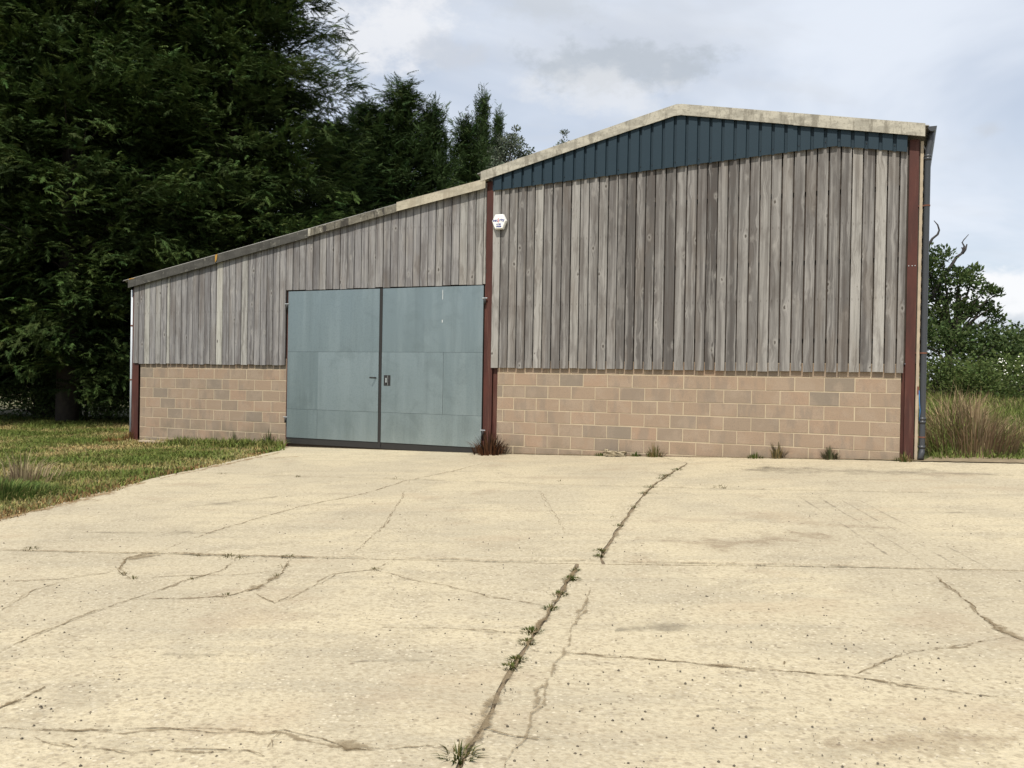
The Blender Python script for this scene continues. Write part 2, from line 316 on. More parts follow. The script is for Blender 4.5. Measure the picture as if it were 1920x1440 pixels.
M = dict(concrete=mat_concrete(), joint=mat_soil('joint_soil', (.20, .150, .095), (.115, .088, .055), 12), crack=mat_soil('crack_dirt', (.255, .200, .128), (.175, .135, .085), 14),
    earth=mat_soil('earth', (.25, .195, .12), (.15, .115, .065), 6.), wood=mat_wood('weathered_boards', (.080, .075, .071), (.163, .155, .147), (.365, .352, .325)),
    wood2=mat_wood('weathered_boards_lean_to', (.150, .146, .147), (.215, .209, .209), (.42, .41, .365)),
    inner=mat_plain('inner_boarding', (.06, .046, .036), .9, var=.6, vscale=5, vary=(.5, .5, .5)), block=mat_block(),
    mortar=mat_plain('mortar', (.47, .39, .27), .95, var=.5, vscale=8, bumpy=.5, vary=(.8, .78, .75)), steel=mat_steel(), galv=mat_galv(),
    black=mat_plain('black_metal', (.022, .021, .020), .55, var=.4, vscale=7), blue=mat_plain('blue_cladding', (.0165, .0330, .046), .55, var=.35, vscale=2, vary=(.75, .8, .85), spec=.25),
    verge=mat_verge('pale_verge', (.43, .405, .335), (.15, .135, .105), .65), verge_dark=mat_verge('dark_verge', (.070, .067, .058), (.034, .032, .027), .7, .30),
    verge_mottled=mat_verge('mottled_verge', (.17, .155, .12), (.030, .026, .021), .95, .5), verge_new=mat_verge('new_verge', (.43, .39, .30), (.26, .22, .16), .5),
    lichen=mat_plain('orange_lichen', (.42, .23, .045), .95, var=.6, vscale=20, bumpy=.6, vary=(.6, .7, 1)),
    roof=mat_plain('fibre_cement_roof', (.26, .25, .225), .9, var=.6, vscale=1.2, vary=(.6, .6, .55)), plastic=mat_plain('grey_black_plastic', (.042, .045, .050), .38, var=.3, vscale=4, spec=.5),
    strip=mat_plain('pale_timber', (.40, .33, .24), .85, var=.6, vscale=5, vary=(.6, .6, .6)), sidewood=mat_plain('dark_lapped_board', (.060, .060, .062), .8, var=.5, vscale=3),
    white=mat_plain('white_plastic', (.80, .80, .76), .35, var=.1, vscale=5), wpipe=mat_plain('pale_grey_pipe', (.52, .56, .60), .5, var=.3, vscale=4),
    navy=mat_plain('blue_print', (.045, .06, .26), .5, var=0), red=mat_plain('red_print', (.50, .02, .07), .5, var=0), bolt=mat_plain('zinc_bolt', (.55, .57, .56), .35, .7, var=.2),
    rust=mat_plain('rusty_iron', (.16, .065, .040), .85, var=.6, vscale=12, vary=(.5, .5, .5)), cable=mat_plain('blue_hose', (.03, .16, .38), .45, var=.2),
    stone=mat_soil('broken_block', (.36, .30, .20), (.20, .17, .115), 14), pebble=mat_plain('pebbles', (.12, .10, .075), .9, var=.8, vscale=2.5, vary=(.45, .45, .45)),
    bark=mat_soil('bark', (.050, .040, .031), (.024, .020, .016), 5), dead=mat_soil('dead_wood', (.05, .045, .043), (.028, .025, .023), 6), film=mat_film('dirt_film', (.285, .225, .142), (.225, .172, .105), .58, .50, 1.0), film_dark=mat_film('joint_dirt', (.215, .158, .090), (.140, .104, .060), .80, .35, .75), stain=mat_film('grey_stain', (.215, .185, .135), (.19, .165, .125), .38, .45, 1.5, 5.), rust_film=mat_film('straw_litter', (.34, .235, .125), (.26, .17, .085), .75, .45, 1.2, 20.), rust_stain=mat_film('brown_stain', (.25, .165, .10), (.24, .165, .105), .30, .4, 1.5, 6.),
    conifer=mat_leaf('conifer_foliage', (.047, .077, .022), (.032, .056, .018), .18, .7, .12), conifer2=mat_leaf('conifer_foliage_dark', (.046, .078, .028), (.034, .060, .024), .18, .7, .12),
    silver=mat_leaf('silver_leaf', (.115, .135, .095), (.080, .105, .065), .2, .55, .3), leaf=mat_leaf('hedge_leaf', (.072, .105, .032), (.052, .084, .026), .3), leafb=mat_leaf('bramble_leaf', (.105, .145, .042), (.080, .115, .034), .35),
    grass=mat_leaf('grass_blades', (.95, 1., .9), (1., .95, .9), .3, .7, .1), petal=mat_plain('white_petals', (.75, .75, .68), .7, var=.1))

# ------------------------------------------------------------------ yard of concrete slabs
def line_at(pts, X):                                  # straight line fitted through ground points, evaluated at X
    P = np.array([gp(*q)[:2] for q in pts]); k = np.polyfit(P[:, 0], P[:, 1], 1); return np.array([X, np.polyval(k, X)])
A_px = [(0, 1030), (420, 1042), (1100, 1050), (1560, 1062), (1920, 1072)]; B_px = [(380, 885), (960, 905), (1500, 918), (1920, 928)]
EDGE = [np.array(wxy(-5.22, -.004))] + [np.array(gp(*q)[:2]) for q in [(525, 844), (480, 853), (430, 864), (380, 876), (300, 893), (200, 919), (90, 949), (0, 973)]]
EDGE += [np.array([EDGE[-1][0] - .05, 8.4]), np.array([EDGE[-1][0] - .25, 7.0]), np.array([EDGE[-1][0] - .5, 3.]), np.array([EDGE[-1][0] - .8, -8.])]
J12 = [np.array(wxy(2.78, -.004))] + [np.array(gp(*q)[:2]) for q in [(1290, 868), (1255, 889), (1225, 909), (1200, 935), (1175, 970), (1150, 1005), (1126, 1044)]]
J3 = [np.array(gp(*q)[:2]) for q in [(1086, 1052), (1060, 1095), (1035, 1140), (1000, 1190), (965, 1245), (930, 1310), (890, 1390)]] + [np.array([-.55, 1.5]), np.array([-1.6, -8])]
def curve_fn(P):                                      # x as a function of y along a curve
    P = np.array(sorted([tuple(p) for p in P], key=lambda q: q[1])); return lambda y: np.interp(y, P[:, 1], P[:, 0])
edge_x = curve_fn(EDGE); XR = 15.
kA = np.polyfit(*np.array([gp(*q)[:2] for q in A_px]).T, 1); kB = np.polyfit(*np.array([gp(*q)[:2] for q in B_px]).T, 1); kW = (-ST / CT, WY - .006 / CT)
def meet(xf, k, y0):                                  # where a curve x(y) crosses line y = k0 x + k1
    y = y0
    for _ in range(80): y = .5 * y + .5 * (k[0] * float(xf(y)) + k[1])
    return float(xf(y)), y
j12x, j3x = curve_fn(J12), curve_fn(J3); rx = lambda y: XR + 0 * y; bottom = (0., -8.)
yard = None
def slab(xl, xr, k0, k1, gl, gr, g0, g1, nu, nv):     # patch between two curves and two cross lines, with joint gaps
    y0l, y0r, y1l, y1r = meet(xl, k0, 10)[1], meet(xr, k0, 10)[1], meet(xl, k1, 8)[1], meet(xr, k1, 8)[1]
    V = []; rough = random.Random(nu)
    for j in range(nv + 1):
        t = (j / nv)
        yl, yr = (y0l - g0) * (1 - t) + (y1l + g1) * t, (y0r - g0) * (1 - t) + (y1r + g1) * t
        a = np.array([float(xl(yl)) + gl, yl]); b = np.array([float(xr(yr)) - gr, yr])
        for i in range(nu + 1):
            s = i / nu; q = a * (1 - s) + b * s
            jit = .012 if (i in (0, nu)) else 0.
            q = q + np.array([rough.uniform(-1, 1) * jit, rough.uniform(-1, 1) * (.005 if j in (0, nv) else 0)])
            z = float(gz(*q)) + .004 * math.sin(1.3 * q[0] + .7 * q[1]) - (.006 if (i in (0, nu) or j in (0, nv)) else 0)
            V.append((q[0], q[1], z))
    F = []; w = nu + 1
    for j in range(nv):
        for i in range(nu): F.append((j * w + i, (j + 1) * w + i, (j + 1) * w + i + 1, j * w + i + 1))
    rim = [i for i in range(w)] + [j * w + nu for j in range(1, nv + 1)] + [nv * w + i for i in range(nu - 1, -1, -1)] + [j * w for j in range(nv - 1, 0, -1)]
    b = len(V); V += [(V[i][0], V[i][1], V[i][2] - .13) for i in rim]; n = len(rim)
    for k in range(n): F.append((rim[k], rim[(k + 1) % n], b + (k + 1) % n, b + k))
    mb = MB(); mb.v, mb.f = V, F; return mb.build('slab', M['concrete'], yard)
mb = MB(); xs = np.linspace(-7.4, XR, 60); ys = np.linspace(-8.2, 19.5, 70); idx = {}
for j, y in enumerate(ys):
    for i, x in enumerate(xs):
        if x > edge_x(y) + .05 and uv_of(x, y)[1] < .3: idx[i, j] = len(mb.v); mb.v.append((x, y, float(gz(x, y)) - .016))
for (i, j) in list(idx):
    q = [(i, j), (i + 1, j), (i + 1, j + 1), (i, j + 1)]
    if all(k in idx for k in q): mb.f.append(tuple(idx[k] for k in q))
yard = tag(mb.build('concrete_yard', M['joint']), kind='structure')
slab(edge_x, j12x, kW, kB, 0, .012, 0, .006, 40, 24); slab(j12x, rx, kW, kB, .012, 0, 0, .006, 44, 24)
slab(edge_x, j12x, kB, kA, 0, .016, .006, .012, 40, 24); slab(j12x, rx, kB, kA, .016, 0, .006, .012, 44, 24)
slab(edge_x, j3x, kA, bottom, 0, .013, .010, 0, 40, 60); slab(j3x, rx, kA, bottom, .013, 0, .010, 0, 44, 60)
# cracks: ragged ribbons of dirt lying in broken concrete
def crack(pts, w, name='crack', mat='film', h=.0035, seed=0, step=.05, wob=.016):
    P = [gp(*q) for q in pts]; rr = random.Random(seed + len(pts) + int(pts[0][0])); Q = []
    for a, b in zip(P[:-1], P[1:]):
        n = max(2, int((b - a).length / step))
        for k in range(n): Q.append(a.lerp(b, k / n))
    Q.append(P[-1]); V = []; F = []; T = []; off = 0.; m = len(Q)
    for i, q in enumerate(Q):
        t = (Q[min(i + 1, m - 1)] - Q[max(i - 1, 0)]); t.z = 0; t.normalize(); nrm = Vector((-t.y, t.x, 0))
        off = .75 * off + rr.uniform(-1, 1) * wob; wd = w * rr.uniform(.5, 1.4) * min(1, .25 + 5 * min(i, m - 1 - i) / m)
        for s_ in (-1, 0, 1):
            v = q + nrm * (off + s_ * wd * .5 * rr.uniform(.7, 1.3)); V.append((v.x, v.y, float(gz(v.x, v.y)) + h + .004 * math.sin(1.3 * v.x + .7 * v.y))); T.append([1. - abs(s_)] * 3)
    for i in range(m - 1):
        for k in (0, 1): F.append((3 * i + k, 3 * i + 3 + k, 3 * i + 4 + k, 3 * i + 1 + k))
    return link(name, tri_mesh(name, V, F, M[mat], np.array(T)), yard)
CRACKS = [
    ([(990, 1218), (1100, 1226), (1220, 1236), (1310, 1245), (1450, 1256), (1600, 1267), (1690, 1284), (1790, 1296), (1925, 1312)], .020),
    ([(1605, 1266), (1650, 1240), (1700, 1222), (1790, 1214), (1900, 1196)], .016), ([(1740, 1070), (1790, 1108), (1840, 1155), (1875, 1185), (1930, 1205)], .022),
    ([(-5, 1365), (80, 1366), (240, 1371), (330, 1368), (480, 1376), (530, 1372), (600, 1390), (650, 1408), (720, 1408), (800, 1402), (850, 1415)], .020),
    ([(60, 1385), (120, 1402), (240, 1413), (380, 1410), (460, 1412), (490, 1424)], .014), ([(520, 1376), (505, 1405)], .012),
    ([(910, 868), (850, 884), (760, 902), (680, 926), (560, 950), (440, 985), (350, 1014), (300, 1034)], .018), ([(300, 1034), (240, 1048), (225, 1068), (250, 1086)], .024),
    ([(0, 1090), (120, 1085), (225, 1070)], .016), ([(250, 1087), (330, 1082), (430, 1080), (520, 1072)], .014), ([(445, 1046), (420, 1070), (355, 1088), (280, 1115), (170, 1150), (60, 1195), (-5, 1222)], .018),
    ([(545, 1050), (530, 1075), (480, 1105), (420, 1120), (350, 1123), (260, 1124)], .022), ([(740, 1048), (700, 1069), (630, 1078), (570, 1108), (515, 1132), (475, 1112)], .015),
    ([(700, 1068), (760, 1085), (840, 1100), (920, 1118), (1025, 1136)], .013), ([(760, 920), (720, 985), (660, 1040)], .012), ([(715, 1178), (800, 1178), (900, 1182), (985, 1186)], .012),
    ([(880, 1362), (960, 1378), (1040, 1384)], .014), ([(0, 1330), (40, 1312), (85, 1288)], .030), ([(0, 1145), (60, 1108), (140, 1085)], .014), ([(1060, 1000), (1010, 920)], .008), ([(1475, 1240), (1472, 1250)], .03)]
for k, (pts, w) in enumerate(CRACKS):
    crack(pts, w * 2.4, 'crack_dirt', 'film', .0035, k); crack(pts, w * .62, 'crack', 'film_dark', .0050, k, .035, .012)
# dirt trail left beside the long joint, soil spread along the joints, stains
for k, (pts, w) in enumerate([([(1105, 1100), (1090, 1145), (1060, 1195), (1035, 1245), (1010, 1310), (985, 1362), (940, 1445)], .05), ([(1100, 1120), (1080, 1170)], .05), ([(1020, 1285), (1000, 1330)], .06), ([(1330, 1245), (1420, 1254)], .09), ([(1850, 1165), (1925, 1205)], .14), ([(1640, 1278), (1720, 1290)], .09), ([(620, 1395), (700, 1410)], .12), ([(230, 1052), (300, 1040)], .30), ([(470, 1110), (530, 1080)], .14), ([(0, 1030), (200, 1036), (420, 1042), (680, 1045)], .09), ([(680, 1046), (1100, 1051), (1560, 1062), (1920, 1073)], .07), ([(400, 886), (700, 896), (960, 905), (1500, 918), (1900, 928)], .04), ([(1200, 936), (1150, 1006), (1128, 1042)], .10)]):
    crack(pts, w, 'soil_film', 'film', .0058, 40 + k, .06)
crack([(300, 1037), (450, 1043), (560, 1045), (660, 1045)], .05, 'soil_film', 'film_dark', .0068, 61); crack([(1085, 1058), (1035, 1142), (985, 1216), (960, 1252)], .055, 'soil_film', 'film_dark', .0064, 62); crack([(960, 1252), (930, 1312), (890, 1388), (860, 1432)], .07, 'soil_film', 'film', .0064, 63); crack([(960, 1252), (930, 1312), (890, 1388), (860, 1432)], .08, 'soil_film', 'film', .0070, 64)
crack([(1288, 869), (1255, 889), (1225, 909), (1200, 935)], .06, 'soil_film', 'film_dark', .0064, 65)
for k, (pts, w, mt) in enumerate([([(1380, 880), (1500, 882), (1650, 885), (1900, 890)], 1.2, 'stain'), ([(1350, 874), (1450, 878), (1560, 880)], .4, 'stain'), ([(1500, 982), (1560, 984), (1680, 990)], .5, 'rust_stain'), ([(1190, 1010), (1380, 1020), (1540, 1000)], 1.1, 'rust_stain'), ([(1740, 962), (1840, 962)], .2, 'stain'), ([(330, 955), (520, 930)], .5, 'stain'), ([(150, 1000), (420, 1000)], .4, 'stain'), ([(300, 1230), (470, 1230)], .25, 'stain'), ([(0, 1280), (80, 1270)], .3, 'stain'), ([(1300, 1330), (1500, 1320)], .16, 'stain'), ([(1150, 1180), (1330, 1170)], .3, 'stain'), ([(660, 1245), (820, 1240)], .16, 'stain'), ([(1550, 1400), (1900, 1380)], .6, 'rust_stain')]):
    crack(pts, w, 'stain', mt, .0028, 80 + k, .15, .03)
for k, (pts, w) in enumerate([([(-5, 978), (90, 952), (200, 923), (270, 905)], .40), ([(300, 898), (400, 876), (490, 856), (528, 848)], .22), ([(500, 860), (560, 856)], .25)]): crack(pts, w, 'straw_litter', 'rust_film', .0045, 120 + k, .12, .04)
for k in range(4): crack([(1490 + 38 * k, 925 + 3 * k), (1590 + 48 * k, 990 + 4 * k), (1690 + 60 * k, 1060 + 5 * k)], .05, 'tyre_mark', 'stain', .0030, 100 + k, .08, .004)
def wall_foot(u0, u1, w, k):                           # silt washed up against the wall
    V = []; F = []; T = []; n = int((u1 - u0) / .08)
    for i in range(n + 1):
        uu = u0 + (u1 - u0) * i / n
        for q, e in ((-.008, 1.), (-.008 - w * .5 * random.uniform(.7, 1.3), .75), (-.008 - w * random.uniform(.7, 1.3), 0.)): x, y = wxy(uu, q); V.append((x, y, float(gz(x, y)) + .010 - .004 * (1 - e))); T.append([e] * 3)
    for i in range(n):
        for k_ in (0, 1): F.append((3 * i + k_ + 1, 3 * i + k_ + 4, 3 * i + k_ + 3, 3 * i + k_))
    return link('soil_film', tri_mesh('soil_film', V, F, M['film_dark'], np.array(T)), yard)
wall_foot(-.3, 6.6, .11, 0); wall_foot(-5.1, -.3, .05, 1)

# ------------------------------------------------------------------ ground sheet
def axis(lo, a, b, hi, st):
    far0 = lo + (a - lo) * (1 - np.linspace(1, 0, 18) ** 2); far1 = b + (hi - b) * np.linspace(0, 1, 18) ** 2
    return np.unique(np.round(np.concatenate([far0[:-1], np.arange(a, b, st), far1]), 3))
gx, gy = axis(-900, -26, 26, 900, .4), axis(-500, -9, 50, 1500, .4)
X, Y = np.meshgrid(gx, gy); U_, V_ = uv_of(X, Y); inyard = (X > edge_x(Y) + .25) & (V_ < -.3) & (X < XR - .3) & (Y > -7.7)
Z = gz(X, Y) - .035 + .03 * np.sin(X * .9 + 1.3 * np.sin(Y * .5)) * np.sin(Y * .8) * (~inyard) - .25 * inyard
nx, ny = len(gx), len(gy); I = np.arange(nx * ny).reshape(ny, nx)
F = np.stack([I[:-1, :-1], I[:-1, 1:], I[1:, 1:], I[1:, :-1]], -1).reshape(-1, 4)
m_, t_, p_ = material('ground_turf'); o_ = coords(t_)
c_ = mix(t_, ramp(t_, noise(t_, o_, .6, 6, .65), .38, .62), (.085, .105, .032), (.175, .145, .072)); c_ = mix(t_, math_(t_, 'MULTIPLY', ramp(t_, noise(t_, o_, 14, 6, .7), .4, .7), .5), c_, (.05, .06, .02))
t_.links.new(c_, p_.inputs['Base Color']); p_.inputs['Roughness'].default_value = .95; bump(t_, p_, noise(t_, o_, 18, 6, .7), .8, .03)
gm = tri_mesh('ground', np.stack([X, Y, Z], -1).reshape(-1, 3), F, m_); gm.polygons.foreach_set('use_smooth', [True] * len(gm.polygons))
tag(link('ground', gm), kind='structure')

# ------------------------------------------------------------------ barn
barn = tag(empty('barn', (*wxy(0, 0), 0), -TH), 'timber-boarded farm barn with blockwork base, sloping lean-to, blue gable trim and galvanised doors', 'barn')
ZB = 1.725                                            # lower edge of the boarding
DEP = 17.0
# blockwork
def block_wall(u0, u1, zlow, zdirt):
    w = MB().box(u0, u1, .004, .10, zlow, 1.86).build('block_wall', M['mortar'], barn)
    cache = {}
    for k in range(-1, 9):
        top = 1.633 - .225 * k - .006; bot = top - .213; off = (.04 if k % 2 == 0 else .265)
        if top < zlow + .05: break
        top_ = min(top, 1.855); n = int(math.floor((u0 - off) / .45)) - 1
        while off + n * .45 < u1:
            a, b = max(u0 + .002, off + n * .45 + .006), min(u1 - .002, off + (n + 1) * .45 - .006); n += 1
            if b - a < .03: continue
            key = (round(b - a, 3), round(top_ - bot, 3))
            if key not in cache:
                w_, h_ = b - a, top_ - bot; e = .004
                vs = [(-w_/2, 0, 0), (w_/2, 0, 0), (w_/2, 0, h_), (-w_/2, 0, h_), (-w_/2 + e, -.0035, e), (w_/2 - e, -.0035, e), (w_/2 - e, -.0035, h_ - e), (-w_/2 + e, -.0035, h_ - e)]
                cache[key] = MB().add(vs, [(4, 5, 6, 7), (0, 1, 5, 4), (1, 2, 6, 5), (2, 3, 7, 6), (3, 0, 4, 7)]).mesh('block', M['block'])
            o = link('block', cache[key], w, ((a + b) / 2 + random.uniform(-.002, .002), .0035 + random.uniform(-.0015, .0015), bot + random.uniform(-.0025, .0025)), (0, random.uniform(-.005, .005), 0)); o['tone'] = float(np.clip(random.gauss(.56, .24), 0, 1))
    return w
block_wall(-.30, 6.545, -.15, .4); block_wall(-9.36, -5.17, -.6, .1)
# inner boarding and rails behind the gaps, colour darkened to stand for gap shadow
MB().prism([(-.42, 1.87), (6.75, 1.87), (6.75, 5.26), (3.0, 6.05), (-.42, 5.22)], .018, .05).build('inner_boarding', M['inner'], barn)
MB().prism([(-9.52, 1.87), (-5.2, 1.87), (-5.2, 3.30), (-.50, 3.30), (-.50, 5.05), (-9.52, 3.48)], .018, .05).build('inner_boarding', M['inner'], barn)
# boards
boardroot = {}
def lean_z(u): return 3.66 + (u + 9.79) * .175
def trim_z(u):                                        # lower edge of the blue trim
    P = [(-.42, 3.46), (5.55, 3.72), (6.58, 3.53)]; return float(np.interp(u, [q[0] for q in P], [q[1] + EYE for q in P]))
def board(a, b, z0, ztop, tone, mat, thick=.024):
    w = b - a; o_ = random.uniform(-.003, .003); e = .003; zt = lambda u: ztop(u)
    za, zb = zt(a) - z0, zt(b) - z0
    vs = []
    for y, i in ((-.050 + o_, 1), (-.028, 0)):
        d = e * i; vs += [(-w / 2 + d, y, d), (w / 2 - d, y, d), (w / 2 - d, y, zb), (-w / 2 + d, y, za)]
    # a shallow cup across the face
    vs.append((0, -.050 + o_ + random.uniform(-.003, .002), e)); vs.append((0, -.050 + o_ + random.uniform(-.003, .002), (za + zb) / 2))
    fs = [(0, 8, 9, 3), (8, 1, 2, 9), (0, 4, 5, 1, 8), (1, 5, 6, 2), (2, 6, 7, 3, 9), (3, 7, 4, 0)]
    o = MB().add(vs, fs).build('board', M[mat], boardroot[mat], ((a + b) / 2, random.uniform(-.003, .001), z0 + random.uniform(-.009, .009))); o['tone'] = float(np.clip(tone, 0, 1))
    return o
boardroot['wood'] = MB().box(-.42, 6.58, -.027, .017, 2.25, 2.33).box(-.42, 6.58, -.027, .017, 3.5, 3.58).box(-.42, 6.58, -.027, .017, 4.6, 4.68).build('cladding_rail', M['inner'], barn)
boardroot['wood2'] = MB().box(-9.5, -5.2, -.027, .017, 2.3, 2.38).box(-5.2, -.55, -.027, .017, 3.5, 3.57).build('cladding_rail', M['inner'], barn)
u = -.42; k = 0; pale = {0: .82, 9: .78, 12: .66, 20: .62, 28: .72, 36: .82, 38: .9, 2: .66, 6: .55, 30: .64, 33: .6, 1: .55, 24: .62, 26: .6, 35: .3, 37: .25, 14: .25}
while u < 6.5:
    w = random.uniform(.146, .163); e = min(u + w, 6.575)
    if 6.575 - e < .05: e = 6.575
    board(u, e, ZB, lambda x: trim_z(x) + .10, pale.get(k, random.gauss(.42, .20)), 'wood'); u += w + random.uniform(.013, .021); k += 1
u = -9.53; k = 0
while u < -.60:
    w = random.uniform(.148, .164); tone = random.gauss(.46, .19)
    if k == 6: w, tone = .075, .93
    if k == 15: tone = 1.
    a, e = u, min(u + w, -.565)
    if e > -.60: e = -.565
    over = e > -5.15
    if a < -5.19 < e: e = -5.19; over = False
    if k > 49: tone = random.gauss(.72, .1)
    board(a, e, (3.285 if over else ZB), lambda x: lean_z(x) - .10, tone, 'wood2'); u = (e if e == -5.19 else u + w) + random.uniform(.011, .017); k += 1
# steel posts (H sections)
def post(u0, u1, v0, z0, z1, depth=.2):
    f = .012; mid = (u0 + u1) / 2
    return MB().box(u0, u1, v0, v0 + f, z0, z1).box(u0, u1, v0 + depth, v0 + depth + f, z0, z1).box(mid - .005, mid + .005, v0 + f, v0 + depth, z0, z1).build('steel_post', M['steel'], barn)
post(6.60, 6.735, -.022, .0, 5.28); post(-.575, -.40, -.024, -.3, 5.2); post(-9.60, -9.40, -.018, -.6, 3.45)
MB().box(-.399, -.302, .022, .034, -.2, 1.86).build('web_plate', M['steel'], barn); MB().box(6.546, 6.599, .05, .062, .0, 1.86).build('web_plate', M['steel'], barn)
MB().box(-5.172, -5.128, -.02, .10, -.3, 3.28).build('door_post', M['steel'], barn)
for du in (0, .03, .055): MB().tube([(6.62 + du * 1.6, -.022, 3.36), (6.62 + du * 1.6, -.030, 3.36)], .008, 8).build('bolt', M['bolt'], barn)
# blue box-profile trim in sheets
def trim_top(u): return (np.interp(u, [-.72, 3.0, 6.81], [3.76 + EYE, 4.60 + EYE, 3.84 + EYE]))
u = -.43
while u < 6.56:
    mb = MB(); u1 = min(u + 1.0, 6.57); x = u
    prof = []
    while x < u1 - .01:
        prof += [(x + .0, -.066), (x + .040, -.066), (x + .047, -.106), (x + .193, -.106)]
        x += .2
    prof.append((u1, -.066)); pr = [q for q in prof if q[0] <= u1]
    n = len(pr)
    for dy in (0, .002):
        for (a, y) in pr: mb.v.append((a, y + dy, trim_z(a))); mb.v.append((a, y + dy, trim_top(a)))
    for i in range(n - 1):
        mb.f.append((2 * i, 2 * i + 2, 2 * i + 3, 2 * i + 1)); b = 2 * n; mb.f.append((b + 2 * i + 1, b + 2 * i + 3, b + 2 * i + 2, b + 2 * i)); mb.f.append((2 * i, b + 2 * i, b + 2 * i + 2, 2 * i + 2))
    s = mb.build('cladding_sheet', M['blue'], barn)
    x = u + .115
    for q in np.arange(u + .015, u1 - .1, .4): MB().tube([(q + .005, -.066, trim_z(q) + .09), (q + .005, -.076, trim_z(q) + .09)], .007, 6).build('screw', M['black'], s)
    u = u1
# verge boards: fibre-cement angles along the roof edges
def verge(P, mat, v=-.14, drop=.18, back=.22, lift=0.):
    # P: list of (u, z) measured on the wall plane; the face hangs from the top line, the flange lies on the roof
    Q = [sh(a, b + EYE + lift, v) for a, b in P]; n = len(Q); mb = MB()
    for (a, b) in Q: mb.v += [(a, v, b - drop), (a, v, b), (a, v + back, b + .004), (a, v + back, b - .012), (a, v + .014, b - .014), (a, v + .014, b - drop)]
    for i in range(n - 1):
        for k in range(6): a, b = 6 * i + k, 6 * i + (k + 1) % 6; mb.f.append((a, 6 * (i + 1) + k, 6 * (i + 1) + (k + 1) % 6, b))
    mb.f.append(tuple(range(6))); e = 6 * (n - 1); mb.f.append(tuple(e + k for k in range(5, -1, -1)))
    return mb.build('verge_board', M[mat], barn)
mz = lambda u: float(np.interp(u, [-.72, 3.0, 6.81], [3.86, 4.71, 3.97])); lz = lambda u: lean_z(u) - EYE
verge([(-.72, mz(-.72)), (1.19, mz(1.19))], 'verge', -.150); verge([(1.17, mz(1.17)), (2.43, mz(2.43))], 'verge', -.143); verge([(2.41, mz(2.41)), (2.94, mz(2.94) - .003), (3.06, mz(3.06) - .003), (3.67, mz(3.67))], 'verge', -.150, .185)
verge([(3.65, mz(3.65)), (4.91, mz(4.91))], 'verge', -.143, .19); verge([(4.89, mz(4.89)), (6.81, mz(6.81))], 'verge', -.150, .195)
verge([(-9.79, lz(-9.79)), (-7.17, lz(-7.17))], 'verge_dark', -.132, .185); verge([(-7.19, lz(-7.19)), (-4.66, lz(-4.66))], 'verge_dark', -.125, .175); v3 = verge([(-4.68, lz(-4.68)), (-2.50, lz(-2.50))], 'verge_mottled', -.128, .15)
verge([(-2.56, lz(-2.56) + .035), (-.62, lz(-.62) + .005)], 'verge_new', -.145, .175)
a, b = sh(-4.66, lz(-4.66) + EYE, -.14); MB().prism([(a - .03, b - .155), (a + .04, b - .150), (a + .045, b + .012), (a - .02, b + .004)], -.146, -.129).build('verge_clip', M['verge'], barn)
for (uu, ww) in ((-7.15, .032), (-9.66, .10)):
    a, b = sh(uu, lz(uu) + EYE, -.14); MB().prism([(a - ww, b - (.02 if ww > .08 else .16)), (a + ww * .4, b - (.02 if ww > .08 else .13) + .02), (a + ww, b + .016), (a - ww, b + .004)], -.1385, -.13).build('lichen_patch', M['lichen'], barn)
# corrugated roof slopes
def roof(ua, za, ub, zb, v0=-.10):
    L = math.hypot(ub - ua, zb - za); nv = int((DEP - v0) / .0365); mb = MB(); nx_, nz_ = -(zb - za) / L, (ub - ua) / L
    for j in range(nv + 1):
        h = .022 * math.sin(2 * math.pi * j * .25); y = v0 + j * .0365
        for (a, b) in ((ua, za), (ub, zb)): mb.v.append((a + nx_ * h, y, b + nz_ * h - .04))
    for j in range(nv): mb.f.append((2 * j, 2 * j + 1, 2 * j + 3, 2 * j + 2))
    return mb.build('roof_slope', M['roof'], barn, smooth=True)
roof(-.75, mz(-.72) + EYE - .03, 3.0, 4.70 + EYE); roof(3.0, 4.70 + EYE, 6.86, mz(6.81) + EYE - .03); roof(-9.85, lz(-9.79) + EYE, -.55, lz(-.55) + EYE)
# remaining walls
MB().box(-9.58, -9.48, .25, DEP, -.8, 3.42).build('side_wall', M['mortar'], barn); MB().prism([(-9.5, -.8), (6.7, -.8), (6.7, 5.25), (3., 6.05), (-.5, 5.2), (-.5, 4.95), (-9.5, 3.4)], DEP - .1, DEP).build('back_wall', M['mortar'], barn)
sw = MB().box(6.74, 6.80, .10, DEP, -.3, 5.25).build('side_wall', M['mortar'], barn)
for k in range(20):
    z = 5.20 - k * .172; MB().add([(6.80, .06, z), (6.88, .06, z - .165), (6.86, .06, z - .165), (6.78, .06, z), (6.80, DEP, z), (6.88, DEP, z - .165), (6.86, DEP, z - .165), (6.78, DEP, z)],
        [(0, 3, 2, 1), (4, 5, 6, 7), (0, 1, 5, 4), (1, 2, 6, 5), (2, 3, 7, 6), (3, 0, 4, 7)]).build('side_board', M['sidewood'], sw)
MB().box(6.752, 6.792, -.005, .055, .25, 5.25).build('corner_batten', M['strip'], barn)
